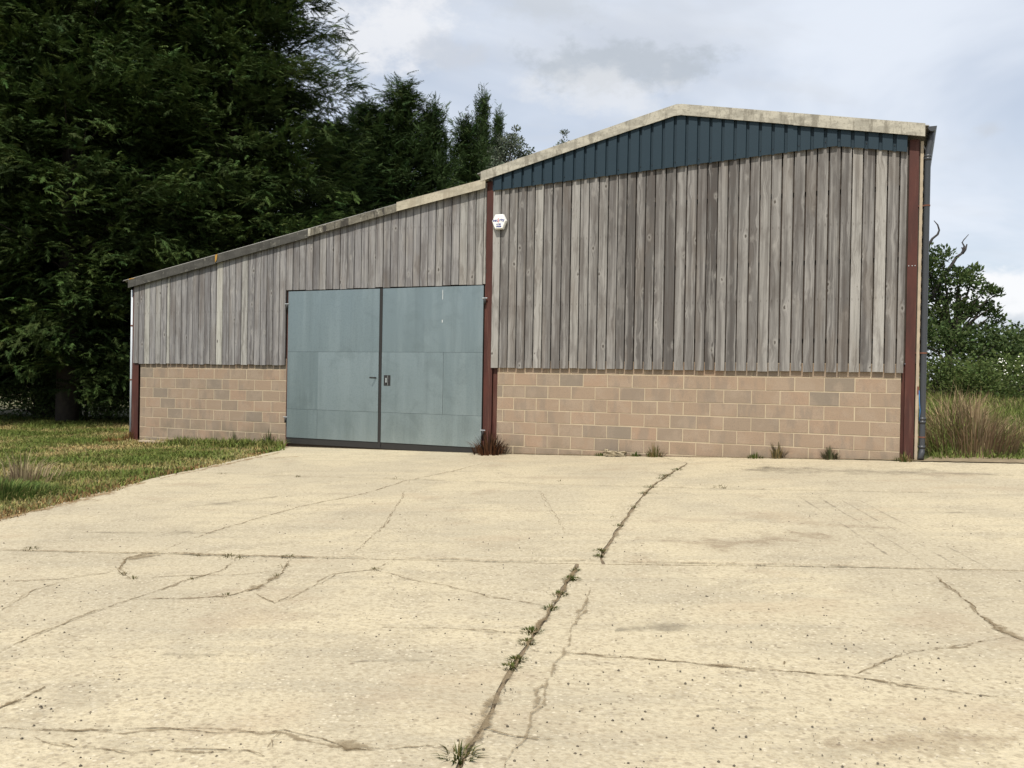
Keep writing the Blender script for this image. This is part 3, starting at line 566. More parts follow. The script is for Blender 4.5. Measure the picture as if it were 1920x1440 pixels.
# gutter and downpipe on the right corner
gp_ = []
for k in range(9): q = math.pi + math.pi * k / 8; gp_.append((6.905 + .062 * math.cos(q), 5.44 + .075 * math.sin(q)))
mb = MB(); n = len(gp_)
for y in (-.10, DEP):
    for (a, b) in gp_: mb.v.append((a, y, b))
    for (a, b) in gp_: mb.v.append((6.905 + (a - 6.905) * .93, y, b + .004))
for k in range(n - 1): mb.f += [(k, k + 1, 2 * n + k + 1, 2 * n + k), (n + k + 1, n + k, 3 * n + k, 3 * n + k + 1)]
mb.f.append(tuple(range(n))); g = mb.build('gutter', M['plastic'], barn)
pu, pv = 6.852, .02
pipe = MB().tube([(6.895, pv, 5.40), (6.893, pv, 5.28), (6.86, pv - .01, 5.10), (pu, pv, 5.0), (pu, pv, .62), (pu, pv - .01, .52), (pu - .015, pv - .09, .415)], [.042, .042, .044, .044, .044, .046, .048], 14).build('downpipe', M['plastic'], barn, smooth=True)
for z in (5.02, 4.98, 1.03, .98, .60): MB().tube([(pu, pv, z - .022), (pu, pv, z + .022)], .052, 14).build('collar', M['plastic'], pipe, smooth=True)
for z in (4.27, 2.03, .75): MB().tube([(pu, pv, z - .011), (pu, pv, z + .011)], .050, 14).box(6.70, pu - .03, pv - .02, pv - .01, z - .008, z + .008).build('bracket', M['rust'], pipe)
MB().tube([(6.80, -.01, 1.46), (6.805, -.02, 1.30), (6.818, -.03, 1.15), (6.81, -.02, 1.0)], .006, 7).build('blue_hose', M['cable'], barn, smooth=True)
MB().box(6.772, 6.80, -.012, -.006, 1.40, 1.52).build('fixing_plate', M['rust'], barn)
lp = MB().tube([(-9.66, .02, 3.42), (-9.66, .02, -.2)], .030, 10).build('downpipe', M['wpipe'], barn, smooth=True)
for z in (1.35, 2.6): MB().tube([(-9.66, .02, z - .015), (-9.66, .02, z + .015)], .036, 10).build('bracket', M['rust'], lp)
# big double door; sheet tones mix own differences with painted reflection, brighter low
def leaf(u0, u1, seams, name):
    f = MB().box(u0, u1, -.045, -.012, .10, 3.268).build('door_leaf', M['black'], barn)
    for (a, b, z0, z1, tone, pr) in seams:
        o = MB().box(a - (a + b) / 2 + .002, b - (a + b) / 2 - .002, -.058 - pr, -.045, z0 + .002, z1 - .002).build('sheet', M['galv'], f, ((a + b) / 2, 0, 0)); o['tone'] = tone
    return f
l1 = leaf(-5.125, -2.868, [(-5.12, -2.872, 2.01, 3.265, .28, 0), (-5.12, -4.34, .82, 2.01, .12, .0), (-4.34, -2.872, .82, 2.01, .80, .004), (-5.12, -4.34, .225, .82, .15, 0), (-4.34, -2.872, .225, .82, .55, .0)], 'l')
l2 = leaf(-2.806, -.585, [(-2.802, -.588, 2.01, 3.265, .24, 0), (-2.802, -1.42, .82, 2.01, .68, .003), (-1.42, -.588, .82, 2.01, .36, 0), (-2.802, -.588, .225, .82, .55, 0)], 'r')
MB().box(-2.866, -2.808, -.056, -.02, .10, 3.268).build('astragal', M['black'], barn)
MB().box(-5.12, -.60, .0, .03, -.3, .30).build('door_kick_board', M['inner'], barn)
MB().tube([(-2.93, -.05, 1.50), (-2.96, -.12, 1.50), (-3.01, -.17, 1.502)], .016, 8).build('handle', M['black'], l1)
hp = MB().box(-2.745, -2.595, -.064, -.058, 1.345, 1.555).build('lock_plate', M['black'], l2); MB().box(-2.70, -2.672, -.078, -.064, 1.41, 1.50).box(-2.655, -2.650, -.070, -.064, 1.35, 1.55).build('lock', M['bolt'], hp)
MB().box(-1.462, -1.452, -.0595, -.058, 2.58, 2.63).box(-1.46, -1.454, -.0592, -.058, 3.02, 3.2).build('bird_streak', M['white'], l2)
for (uu, z, lf) in ((-5.15, 2.98, l1), (-5.15, .62, l1), (-.555, 3.0, l2), (-.555, .53, l2)):
    MB().tube([(uu, -.06, z - .09), (uu, -.06, z + .02)], .022, 8).build('hinge', M['black'], lf, smooth=True); MB().tube([(uu - .05, -.062, z + .025), (uu + .05, -.062, z + .025)], .012, 8).build('hinge_pin', M['bolt'], lf)

# ------------------------------------------------------------------ alarm box
def text_mesh(s, size, mat, shear=0.):
    cu = bpy.data.curves.new('lettering', 'FONT'); cu.body = s; cu.size = size; cu.extrude = .0015; cu.align_x = 'CENTER'; cu.align_y = 'CENTER'; cu.shear = shear; cu.offset = .0012
    o = bpy.data.objects.new('lettering', cu); C.objects.link(o); dg = bpy.context.evaluated_depsgraph_get(); me = bpy.data.meshes.new_from_object(o.evaluated_get(dg)); me.name = 'lettering'
    bpy.data.objects.remove(o); me.materials.clear(); me.materials.append(mat); return me
au, az = sh(-.305, 4.44, -.1); ax, ay = wxy(au, 0)
alarm = tag(empty('alarm_box', (ax, ay, az), -TH), 'white hexagonal alarm box with blue and red lettering beside the red post', 'alarm box')
hexo = [(-.146, .01), (-.082, -.138), (.082, -.138), (.146, .01), (.082, .138), (-.082, .138)]
MB().prism([(a * .9, b * .9) for a, b in hexo], -.085, -.046).build('back_plate', M['black'], alarm)
mb = MB(); n = 6
for y, s in ((-.085, 1.0), (-.135, .97), (-.150, .88)): mb.v += [(a * s, y, b * s) for a, b in hexo]
mb.f = [tuple(range(12, 18)), tuple(range(5, -1, -1))] + [(L * 6 + i, L * 6 + (i + 1) % 6, (L + 1) * 6 + (i + 1) % 6, (L + 1) * 6 + i) for L in (0, 1) for i in range(6)]
cov = mb.build('cover', M['white'], alarm)
for s, size, x, z, mt in (('sec', .078, -.068, .025, 'navy'), ('rity', .078, .064, .025, 'navy'), ('i', .115, -.008, .020, 'red'), ('01780', .036, .0, -.052, 'navy'), ('470088', .036, .0, -.092, 'navy')):
    link('lettering', text_mesh(s, size, M[mt]), cov, (x, -.1525, z), (R(90), 0, 0))

# ------------------------------------------------------------------ foliage generators
def unit(v): return v / np.maximum(np.linalg.norm(v, axis=-1, keepdims=True), 1e-9)
def frames(axis_, up):                                # rotation matrices with x along axis_, z near up
    x = unit(axis_); y = unit(np.cross(up, x)); z = np.cross(x, y); return np.stack([x, y, z], -1)
def stamp(tv, tf, pos, rot, scl, tint):               # copy a template many times into one vertex array
    Mn = len(pos); V = np.einsum('mij,nj->mni', rot, tv) * scl[:, None, None] + pos[:, None, :]
    F = (tf[None] + (np.arange(Mn) * len(tv))[:, None, None]).reshape(-1, tf.shape[1]); return V.reshape(-1, 3), F, np.repeat(tint, len(tv), 0)
def spray_template(n=10, seed=1):
    r = np.random.default_rng(seed); V = []; F = []
    for i in range(n):
        t = .05 + .93 * i / (n - 1)
        for s in (-1, 1):
            ang = R(44 + r.uniform(-14, 14)) * (1 - .5 * t); L = (.27 * (1 - t) + .14) * r.uniform(.6, 1.25); w = .029
            b = np.array([t * .9, 0, -.16 * t * t]); d = np.array([math.cos(ang), s * math.sin(ang), r.uniform(-.55, .10) - .45 * t]); d /= np.linalg.norm(d)
            p = np.array([-d[1], d[0], r.uniform(-.8, .8)]); p /= np.linalg.norm(p); k = len(V)
            V += [b - p * w, b + p * w, b + d * L]; F.append((k, k + 1, k + 2))
    return np.array(V), np.array(F)
SPR = [spray_template(10, s) for s in (1, 2, 3)]
def conifer_crown(seed, H, Rmax, zb, nb, mat, lean=.25, top=.12, power=.5, fan=10, hmax=99., dens=1., spires=()):
    r = np.random.default_rng(seed); P, A, S, T = [], [], [], []; limbs = []
    for i in range(nb):
        f = (i + r.random()) / nb; h = zb + (H - zb) * f; az = r.uniform(0, 2 * math.pi)
        prof = (1 - f) ** power * (1 - top) + top; prof *= .42 + .58 * min(1, f / .27) ** .8 if H > 15 else .55 + .45 * min(1, f / .16); L = Rmax * prof * r.uniform(.60, 1.06) * (1 + .12 * math.sin(3 * az + seed))
        el = R(r.uniform(-6, 20) + 36 * f); d = np.array([math.cos(az) * math.cos(el), math.sin(az) * math.cos(el), math.sin(el)])
        side = np.array([-math.sin(az), math.cos(az), 0.]); hue = r.normal(0, 1); base = np.array([0, 0, h]); limbs.append((base - np.array([0, 0, .15 * L]), base + d * L * .85, L))
        for j in range(int(dens * (2 + 1.25 * L))):            # plumes: fans of sprays; tint mixes pale tip growth with painted top light
            s = 1 - .70 * r.random() ** 1.05 if j else 1.; c = base + d * L * s + side * r.normal(0, .13 * L + .08) + np.array([0, 0, -.10 * L * s * s + r.normal(0, .22)])
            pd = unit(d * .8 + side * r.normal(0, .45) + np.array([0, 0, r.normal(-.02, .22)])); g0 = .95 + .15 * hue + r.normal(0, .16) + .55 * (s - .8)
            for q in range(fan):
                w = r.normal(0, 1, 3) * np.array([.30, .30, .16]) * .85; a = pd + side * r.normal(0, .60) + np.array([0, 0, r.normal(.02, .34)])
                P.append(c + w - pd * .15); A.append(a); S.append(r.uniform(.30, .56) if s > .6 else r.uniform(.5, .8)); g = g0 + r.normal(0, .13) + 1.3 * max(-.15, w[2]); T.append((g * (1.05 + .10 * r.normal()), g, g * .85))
    for (sx, sy, zt_) in spires:                      # side leaders with short feathery branches
        for j in range(46):
            f = (j + r.random()) / 46; az = r.uniform(0, 6.28); L = .95 * (1 - f) ** .8 + .10; el = R(20 + 30 * f + r.uniform(-15, 15)); d = np.array([math.cos(az) * math.cos(el), math.sin(az) * math.cos(el), math.sin(el)])
            for q in range(6):
                c = np.array([sx + lean * .25 * f * f, sy, zt_ - 3.2 + 3.2 * f]) + d * L * r.uniform(.3, 1.); P.append(c + r.normal(0, .05, 3)); A.append(d + np.array([lean * .3, 0, 0]) + r.normal(0, .3, 3)); S.append(r.uniform(.22, .42)); g = 1 + r.normal(0, .16); T.append((g, g, g * .85))
    for j in range(40):                               # leader shoots
        q = r.random(); P.append(np.array([r.normal(0, .08 + .12 * q) + lean * .3 * (1 - q), r.normal(0, .10), H - 1.5 * q + .3])); A.append(np.array([r.normal(0, .5) + lean, r.normal(0, .5), .7])); S.append(.40); T.append((1, 1, .9))
    P, A, S, T = map(np.array, (P, A, S, T)); up = unit(np.array([0, 0, 1.]) + r.normal(0, .30, P.shape)); Rm = frames(A, up); which = r.integers(0, 3, len(P)); Vs, Fs, Cs, off = [], [], [], 0
    for w in range(3):
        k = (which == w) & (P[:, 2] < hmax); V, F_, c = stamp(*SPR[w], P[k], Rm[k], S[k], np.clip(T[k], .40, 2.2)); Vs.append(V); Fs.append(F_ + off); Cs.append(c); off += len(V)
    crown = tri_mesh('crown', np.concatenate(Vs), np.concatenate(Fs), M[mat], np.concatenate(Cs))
    mb = MB(); mb.tube([(0, 0, -.4), (.03, 0, H * .25), (-.03, .03, H * .55), (0, 0, H * .96)], [.30 * H / 16, .25 * H / 16, .15 * H / 16, .015], 9)
    for (a, b, L) in limbs[::4]:
        if L > .8: mb.tube([a, (a * .5 + b * .5) + np.array([0, 0, .05 * L]), b], [.012 + .008 * L, .008 + .005 * L, .005], 4, False)
    return crown, mb.mesh('trunk', M['bark'], True)
def place(name, meshes, loc, rz, sc, label, cat='tree', group=None):
    e = tag(empty(name, loc, rz), label, cat, group); e.scale = sc
    for m in meshes: link(m.name.split('.')[0], m, e)
    return e
LEAF = (np.array([[0, 0, 0], [.5, -.26, .05], [1, 0, 0], [.5, .26, .05]]), np.array([[0, 1, 2, 3]]))
def leafy(seed, clumps, per, leaf, mat, trunk_base=(0, 0, -.3), tr=.12, up=.2, tintvar=.2, limb=True, name='crown'):
    # clumps: (centre, radius); leaves scattered through every clump, limbs run from the trunk to each
    r = np.random.default_rng(seed); P, A, T, S = [], [], [], []
    for (c, rad) in clumps:
        n = int(per * rad ** 1.6); v = unit(r.normal(0, 1, (n, 3))) * (r.random((n, 1)) ** .45) * np.array([rad, rad, rad * .72]); P.append(np.array(c) + v)
        A.append(unit(v + np.array([0, 0, up]) + r.normal(0, .5, v.shape) * rad)); g = 1 + r.normal(0, .12) + r.normal(0, tintvar, (n, 1)); T.append(np.repeat(g, 3, 1) * (1 + r.normal(0, .06, (n, 3)))); S.append(leaf * r.uniform(.6, 1.3, n))
    P, A, T, S = map(np.concatenate, (P, A, T, S)); Rm = frames(A, unit(r.normal(0, 1, P.shape) + np.array([0, 0, .8])))
    V, F_, c = stamp(*LEAF, P, Rm, S, np.clip(T, .4, 2.2)); out = [tri_mesh(name, V, F_, M[mat], c)]
    if limb:
        mb = MB(); b = Vector(trunk_base); top = Vector(np.mean([c for c, _ in clumps], 0)); zmin = min(c[2] for c, _ in clumps); mid = Vector((b.x * .6 + top.x * .4, b.y * .6 + top.y * .4, max(b.z + .4, zmin * .55)))
        mb.tube([b, mid, top], [tr, tr * .8, tr * .25], 7)
        for (c, rad) in clumps:
            c = Vector(c); k = mid.lerp(top, random.uniform(0, .6)); mb.tube([k, k.lerp(c, .5) + Vector((random.uniform(-.1, .1), random.uniform(-.1, .1), .12)), c], [tr * .45, tr * .28, tr * .06], 5, False)
        out.append(mb.mesh('trunk', M['bark'], True))
    return out

# tall conifers behind the lean-to
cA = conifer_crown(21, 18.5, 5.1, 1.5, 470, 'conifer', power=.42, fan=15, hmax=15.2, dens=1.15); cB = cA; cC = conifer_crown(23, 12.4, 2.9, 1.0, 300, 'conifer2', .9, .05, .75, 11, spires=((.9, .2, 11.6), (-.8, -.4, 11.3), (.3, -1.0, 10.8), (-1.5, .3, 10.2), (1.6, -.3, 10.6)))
for (x, y, ms, rz, sc, lab) in [
    (-9.7, 29.5, cA, .4, (1, 1, 1.03), 'towering dark conifer directly above the lean-to roof, nearest the open sky'), (-14.0, 27.0, cB, 1.9, (1, 1, 1.06), 'towering dark conifer just left of the lean-to end, trunk in shade'),
    (-18.6, 26.5, cA, 3.5, (.98, .98, 1.), 'towering dark conifer at the left edge of the photo'), (-12.4, 32.8, cB, 4.4, (1.05, 1.05, 1.1), 'dark conifer added as a second row blocking light behind the lean-to conifers'), (-17.4, 32., cA, 5.3, (1., 1., 1.08), 'dark conifer added as a second row blocking light at the left edge of the photo')]:  # second-row conifers are added behind to darken gaps between the front crowns
    place('conifer_tree', ms, (x, y, float(gz(x, y))), rz, sc, lab, 'conifer', 'tall conifers behind the barn')
for (x, y, ms, rz, sc, lab) in [(-4.75, 35.5, cC, .3, (1.05, 1.05, 1.07), 'mid-height conifer with the highest wind-bent tip right of the towering conifers'), (-3.5, 36., cC, 2.2, (.72, .72, 1.02), 'slim wind-bent conifer on the right flank of the mid-height clump'), (-6.0, 35., cC, 4.1, (1.1, 1.1, 1.0), 'mid-height conifer tucked against the towering conifers'), (-7.0, 33.5, cC, 5.0, (1.25, 1.25, .90), 'lower dark conifer behind the middle of the lean-to roof'), (-2.35, 40., cC, 5.6, (.85, .85, 1.06), 'conifer filling the dip between the mid-height clump and the small tips'), (-11.6, 31.6, cC, .9, (1.5, 1.5, .75), 'low bushy conifer added to block sky light behind the trunk nearest the lean-to'), (-15.9, 31., cC, 2.9, (1.55, 1.55, .75), 'low bushy conifer added to block sky light left of the big trunk'), (-20.2, 31.5, cC, 4.6, (1.6, 1.6, .8), 'low bushy conifer added to block sky light at the left photo edge'),  # low bushy conifers are added fill, hiding bright sky under the tall crowns
    (-1.75, 44., cC, 1.2, (.5, .5, 1.26), 'small separate conifer tip left of the silver-leaved tree'), (-.95, 45.5, cC, 3.2, (.4, .4, 1.22), 'small separate conifer tip behind the silver-leaved tree')]:
    place('conifer_tree', ms, (x, y, float(gz(x, y))), rz, sc, lab, 'conifer', 'mid-height conifers behind the barn')
def clump_cloud(seed, n, cx, cz, rx_, rz_, rad):
    r = random.Random(seed); out = []
    for _ in range(n):
        a = r.uniform(0, 2 * math.pi); s = r.random() ** .5; h = r.uniform(-1, 1); out.append(((cx + rx_ * s * math.cos(a) * math.sqrt(max(0, 1 - h * h * .8)), rx_ * s * math.sin(a), cz + rz_ * h), rad * r.uniform(.6, 1.2)))
    return out
wl = clump_cloud(3, 60, -.1, 11.0, 1.7, 3.4, .62) + [((.7, 0, 14.3), .35), ((.9, .2, 14.9), .22), ((1.3, 0, 13.4), .4), ((-1.2, 0, 14.0), .35), ((1.7, 0, 12.6), .4), ((2.2, 0, 12.0), .35)]
place('silver_tree', leafy(4, wl, 900, .13, 'silver'), (-.9, 44.5, float(gz(-1, 44)) - .3), 0, (1, 1, .98), 'silver-leaved tree showing above the step between the roofs', 'tree')
wl = clump_cloud(5, 20, 0, 12.4, 1.2, 2.6, .5) + [((.25, 0, 15.2), .42), ((.3, 0, 15.9), .28), ((-1.0, 0, 14.4), .4), ((1.5, 0, 14.9), .35), ((-2.0, 0, 13.6), .4)]
place('silver_tree', leafy(6, wl, 700, .13, 'silver'), (2.6, 52., float(gz(2, 52)) - .3), 0, (1, 1, 1.03), 'top of a thin pale-leaved tree just over the main roof slope', 'tree')
# undergrowth below the conifers; taller shrubs behind are added to block sky light
ug = leafy(8, clump_cloud(9, 16, 0, .85, 1.7, .6, .62), 420, .12, 'leaf', tr=.05); ug2 = leafy(9, clump_cloud(10, 16, 0, 1.3, 1.6, 1.1, .62), 420, .12, 'leaf', tr=.05)
UGL = ['shaded shrub under the conifers close beside the pale downpipe', 'shaded shrub under the conifers halfway along the lawn edge', 'shaded shrub under the conifers at the left photo edge', 'tall shrub added to block light in the dark behind the conifer trunks', 'tall shrub added to block light behind the trunks nearest the lean-to', 'tall shrub added to block light behind the trunks at the far left', 'tall shrub added to block light in the deepest shade by the lean-to wall', 'tall shrub added to block light beyond the left photo edge', 'backmost shrub added to block light between the left conifer trunks', 'backmost shrub added to block light near the left photo edge', 'backmost shrub added to block light, cut off by the left photo edge']
for k, (x, y, ms, sc) in enumerate([(-11.4, 27.6, ug, .7), (-13.2, 28.2, ug, .8), (-15.6, 28., ug, .85), (-15.2, 30.5, ug2, 1.5), (-12.0, 31., ug2, 1.6), (-18.8, 30., ug2, 1.6), (-10.2, 35., ug2, 1.6), (-21.5, 29., ug2, 1.9), (-14., 36., ug2, 2.2), (-19., 37., ug2, 2.2), (-24.5, 36., ug2, 2.4)]):
    place('shrub', ms, (x, y, float(gz(x, y))), k * 1.3, (sc, sc, sc), UGL[k], 'shrub', 'shrubs in the conifer shade')
# right: ragged tree with dead boughs, hedge shrubs
def rtree():
    cl = []
    for (px, py, rad, dy) in [(1765, 480, .5, 0), (1752, 505, .6, .5), (1790, 525, .6, -.2), (1760, 535, .75, .4), (1800, 515, .45, 0), (1825, 530, .5, .2), (1845, 545, .42, 0), (1862, 545, .3, .1), (1870, 550, .25, 0), (1785, 560, .65, .3), (1770, 590, .7, -.3), (1815, 575, .5, 0), (1840, 580, .42, .3), (1858, 577, .35, 0), (1862, 590, .3, 0), (1872, 600, .28, 0), (1740, 560, .9, .4), (1735, 510, .8, 0), (1745, 610, .9, .2), (1725, 480, .7, 0), (1762, 625, .6, 0), (1826, 508, .3, 0), (1808, 585, .35, 0), (1850, 612, .3, 0)]:
        d = ray(px, py); cl.append(((d[0] * 30 - 15.0, dy, d[2] * 30 + EYE - .95), rad))
    return cl
rl = leafy(12, [(c, q * .9) for c, q in rtree()], 820, .15, 'leaf', (0, 0, -.3), .16)
rt = place('hedge_tree', rl, (15.0, 30., .95), 0, (1, 1, 1), 'ragged hedgerow tree with bare dead boughs right of the downpipe', 'tree')
def bough(pts, r0):
    P = []
    for (px, py) in pts: d = ray(px, py); P.append((d[0] * 30 - 15.0, 0, d[2] * 30 + EYE - .95))
    return P
BK = .6
mb = MB(); mb.tube(bough([(1745, 560), (1765, 520), (1783, 498), (1793, 482), (1803, 475), (1807, 462), (1803, 455), (1806, 450), (1815, 440)], 1), [k * BK for k in (.14, .12, .10, .085, .07, .05, .04, .03, .018)], 7); mb.tube(bough([(1803, 475), (1809, 468), (1812, 458)], 1), [.06, .045, .02], 6); mb.tube(bough([(1806, 470), (1802, 464)], 1), [.04, .02], 6)
mb.tube(bough([(1735, 470), (1747, 448), (1757, 440), (1760, 432), (1757, 422), (1750, 414)], 1), [.07, .045, .04, .03, .025, .012], 6); mb.tube(bough([(1765, 500), (1771, 482), (1775, 470)], 1), [.03, .022, .012], 6); mb.build('dead_bough', M['dead'], rt, smooth=True)
h1 = leafy(14, clump_cloud(15, 22, 0, 1.2, 1.9, .95, .65), 520, .14, 'leaf', tr=.06); h2 = leafy(15, clump_cloud(16, 22, 0, .9, 1.7, .7, .6), 520, .13, 'leafb', tr=.05)
for k, (px, Y0, ms, sc, lab) in enumerate([(1775, 29, h1, 1.15, 'dark hedge shrub directly below the ragged tree'), (1838, 30, h1, 1.1, 'dark hedge shrub right of the ragged tree'), (1900, 32, h1, .95, 'dark hedge shrub at the right photo edge'), (1768, 23, h2, .80, 'low bright bramble bush behind the downpipe'), (1835, 22.5, h2, .62, 'low bramble bush in the middle of the rough grass'), (1893, 24, h2, .85, 'bramble bush with white flowers by the right photo edge'), (1960, 31, h1, 1.2, 'hedge shrub cut off by the right photo edge')]):
    d = ray(px, 720); x = d[0] * Y0; e = place('bramble_bush' if ms is h2 else 'hedge_shrub', ms, (x, Y0, float(gz(x, Y0)) - .1), k * 1.1, (sc, sc, sc * .9), lab, 'shrub', 'hedge shrubs right of the barn')
    if k == 5:
        r = np.random.default_rng(5); n = 130; p = np.stack([r.normal(-.35, .7, n), r.uniform(-1.9, -1.2, n), r.normal(1.25, .35, n)], 1); n_ = unit(r.normal(0, .5, (n, 3)) + np.array([0, -1, .8]))
        V, F_, c = stamp(np.array([[-.5, 0, 0], [0, -.5, 0], [.5, 0, 0], [0, .5, 0]]), np.array([[0, 1, 2, 3]]), p, frames(np.cross(n_, r.normal(0, 1, n_.shape)), n_), r.uniform(.025, .06, n), np.ones((n, 3)))
        e.rotation_euler.z = 0; f = link('flowers', tri_mesh('flowers', V, F_, M['petal'], c), e); f['kind'] = 'stuff'

# ------------------------------------------------------------------ grass
def blades(x, y, h, w, tint, z=None, seed=0, bend=.5):
    r = np.random.default_rng(seed); n = len(x); z = gz(x, y) - .03 if z is None else z; a = r.uniform(0, 2 * np.pi, n); d = np.stack([np.cos(a), np.sin(a), 0 * a], 1); s = np.stack([-np.sin(a), np.cos(a), 0 * a], 1)
    b = np.stack([x, y, z], 1); k = (r.uniform(.1, 1, n) * bend)[:, None]; H = h[:, None]; W = w[:, None]; up = np.array([0, 0, 1.])
    V = np.stack([b - s * W, b + s * W, b + up * H * .55 + d * H * k * .3 - s * W * .8, b + up * H * .55 + d * H * k * .3 + s * W * .8, b + up * H * (1 - .3 * k) + d * H * k], 1)
    i = (np.arange(n) * 5)[:, None]; F_ = np.concatenate([i + np.array([0, 1, 3]), i + np.array([0, 3, 2]), i + np.array([2, 3, 4])]); return V.reshape(-1, 3), F_, np.repeat(tint, 5, 0)
def patch(x, y, f, ph): return np.sin(x * f + 1.7 * np.sin(y * f * .7 + ph)) * np.sin(y * f * 1.1 + 1.3 * np.sin(x * f * .6 + ph * 2)) 
GREEN, STRAW, OLIVE = np.array([.145, .180, .048]), np.array([.42, .335, .165]), np.array([.150, .155, .050])
def lawn(n, seed):
    r = np.random.default_rng(seed); yy = 7.5 + 22 * r.random(n * 2) ** 1.4; xx = -24 + r.random(n * 2) * 22; u_, v_ = uv_of(xx, yy)
    k = (xx < edge_x(yy) + .03 + .10 * patch(xx, yy, 2.2, 2) + .07 * patch(xx, yy, 7, 1) + .10 * r.random(n * 2) ** 3) & ~((u_ > -9.45) & (v_ > -.03)) & (xx > -.72 * yy - 1.5); x, y = xx[k][:n], yy[k][:n]; n = len(x)
    p1, p2, p3 = patch(x, y, .9, 1.), patch(x, y, 2.1, 3.), patch(x, y, 5.3, .4); dry = np.clip(.50 + .75 * p1 + .55 * p2 + .3 * p3 + r.normal(0, .25, n), 0, 1)
    edge = edge_x(y) - x; wallside = np.clip(1 - np.abs(v_[k][:n] + .35) / .5, 0, 1) * (u_[k][:n] > -9.4)
    h = (.035 + .055 * (1 - dry) + .03 * r.random(n)) * (1 + 1.6 * wallside) * (1 + 1.2 * sm(22, 27, y)); t = GREEN[None] * (1 - dry[:, None]) + STRAW[None] * dry[:, None]; t = t * r.uniform(.65, 1.3, (n, 1)) * (.9 + .2 * r.random((n, 3)))
    brown = (edge < .28) & (r.random(n) < .5) & (patch(x, y, 1.2, 5) > -.2); t[brown] = np.array([.26, .16, .075]) * r.uniform(.6, 1.2, (brown.sum(), 1))
    return blades(x, y, h, r.uniform(.004, .008, n) * (1 + y / 25), t, seed=seed, bend=1.2)
V, F_, c = lawn(150000, 3); tag(link('lawn_grass', tri_mesh('lawn_grass', V, F_, M['grass'], c)), 'short patchy green and straw grass left of the concrete yard', 'grass', kind='stuff')
def tuft(name, cx, cy, n, rad, h0, h1, cols, label, cat, group=None, w=(.004, .008), bend=.7, seed=1, z=None):
    r = np.random.default_rng(seed); a = r.uniform(0, 2 * np.pi, n); q = rad * r.random(n) ** .6; x, y = q * np.cos(a), q * np.sin(a); base_z = float(gz(cx, cy)) if z is None else z
    t = np.array(cols)[r.integers(0, len(cols), n)] * r.uniform(.6, 1.35, (n, 1)); V, F_, c = blades(x, y, r.uniform(h0, h1, n) * (1 - .5 * q / rad), r.uniform(*w, n), t, np.full(n, -.012), seed, bend)
    return tag(link(name, tri_mesh(name, V, F_, M['grass'], c), None, (cx, cy, base_z)), label, cat, group)
# rough grass right of the barn
def rough(n, seed):
    r = np.random.default_rng(seed); yy = 12 + 20 * r.random(n * 2) ** 1.5; xx = 5 + r.random(n * 2) * 20; u_, v_ = uv_of(xx, yy); lim = .12 + .12 * patch(xx, yy, 2, 1)
    k = (u_ > 6.98) & (v_ > lim) & (xx < .66 * yy + 1.5); x, y = xx[k][:n], yy[k][:n]; n = len(x); U2, V2 = uv_of(x, y)
    brown = np.clip(1.3 - np.abs(U2 - 7.45) / .55, 0, 1) * np.clip(1.2 - np.abs(V2 - 2.0) / 2.2, 0, 1); dry = np.clip(.06 + .40 * patch(x, y, 1.1, 2) + .75 * brown + r.normal(0, .2, n), 0, 1)
    near = sm(.1, 2.4, V2); h = (.10 + .30 * near * r.uniform(.2, 1.1, n) * (1 + .5 * patch(x, y, 2.3, 1)) + .85 * brown * sm(.1, .9, V2) * r.uniform(.2, 1.1, n)); t = np.where((r.random(n) < dry)[:, None], np.array([.36, .275, .175]), np.array([.185, .230, .068])) * r.uniform(.5, 1.35, (n, 1)); return blades(x, y, h, r.uniform(.004, .008, n) * (1 + y / 30), t, seed=seed, bend=.8)
V, F_, c = rough(90000, 8); tag(link('rough_grass', tri_mesh('rough_grass', V, F_, M['grass'], c)), 'tall rough green and brown grass right of the barn', 'grass', kind='stuff')
# earth strip at the foot of the right corner
mb = MB()
for k in range(41):
    uu = 5.9 + k * .1; a, b = -.03 - .05 * abs(math.sin(k * 1.7)) - .10 * min(1, max(0, (uu - 6.2) / .6)), .40
    for v in (a, b): x, y = wxy(uu, v if uu > 6.95 or v < 0 else -.008); mb.v.append((x, y, float(gz(x, y)) + .012))
for k in range(40): mb.f.append((2 * k, 2 * k + 2, 2 * k + 3, 2 * k + 1))
tag(mb.build('earth_strip', M['earth']), kind='structure')
BR = [(.085, .040, .022), (.12, .060, .035), (.05, .028, .02)]; GR = [(.075, .115, .028), (.12, .14, .04)]; DRY = [(.30, .235, .125), (.22, .165, .085)]; DG = [(.085, .135, .035), (.11, .15, .045)]
# the dead dock plant by the middle post
x, y = wxy(-.33, -.24); tuft('dead_plant', x, y, 260, .30, .22, .62, BR, 'dark reddish-brown dead plant against the foot of the middle red post', 'plant', w=(.006, .016), bend=.75, seed=5)
x, y = wxy(7.62, 1.1); tuft('dead_weed_clump', x, y, 900, .75, .45, 1.25, [(.30, .215, .14), (.24, .165, .105), (.38, .29, .19)], 'tall brown clump of dead weeds beside the downpipe', 'plant', w=(.004, .010), bend=.75, seed=9)
# bushy grass tuft at the left edge of the lawn
p = gp(35, 930); tuft('grass_tuft', p.x - .35, p.y + .1, 1700, .75, .05, .30, DG + [(.06, .10, .025), (.16, .17, .06)], 'big dark green grass tuft at the left photo edge by the concrete', 'grass tuft', w=(.005, .012), bend=1.1, seed=6)
p = gp(30, 905); tuft('seeding_grass', p.x - .05, p.y + .2, 260, .55, .22, .62, [(.33, .26, .17), (.27, .20, .14), (.40, .33, .21)], 'brown seeding grass rising from the left edge tuft', 'grass tuft', w=(.004, .008), bend=1.3, seed=7)
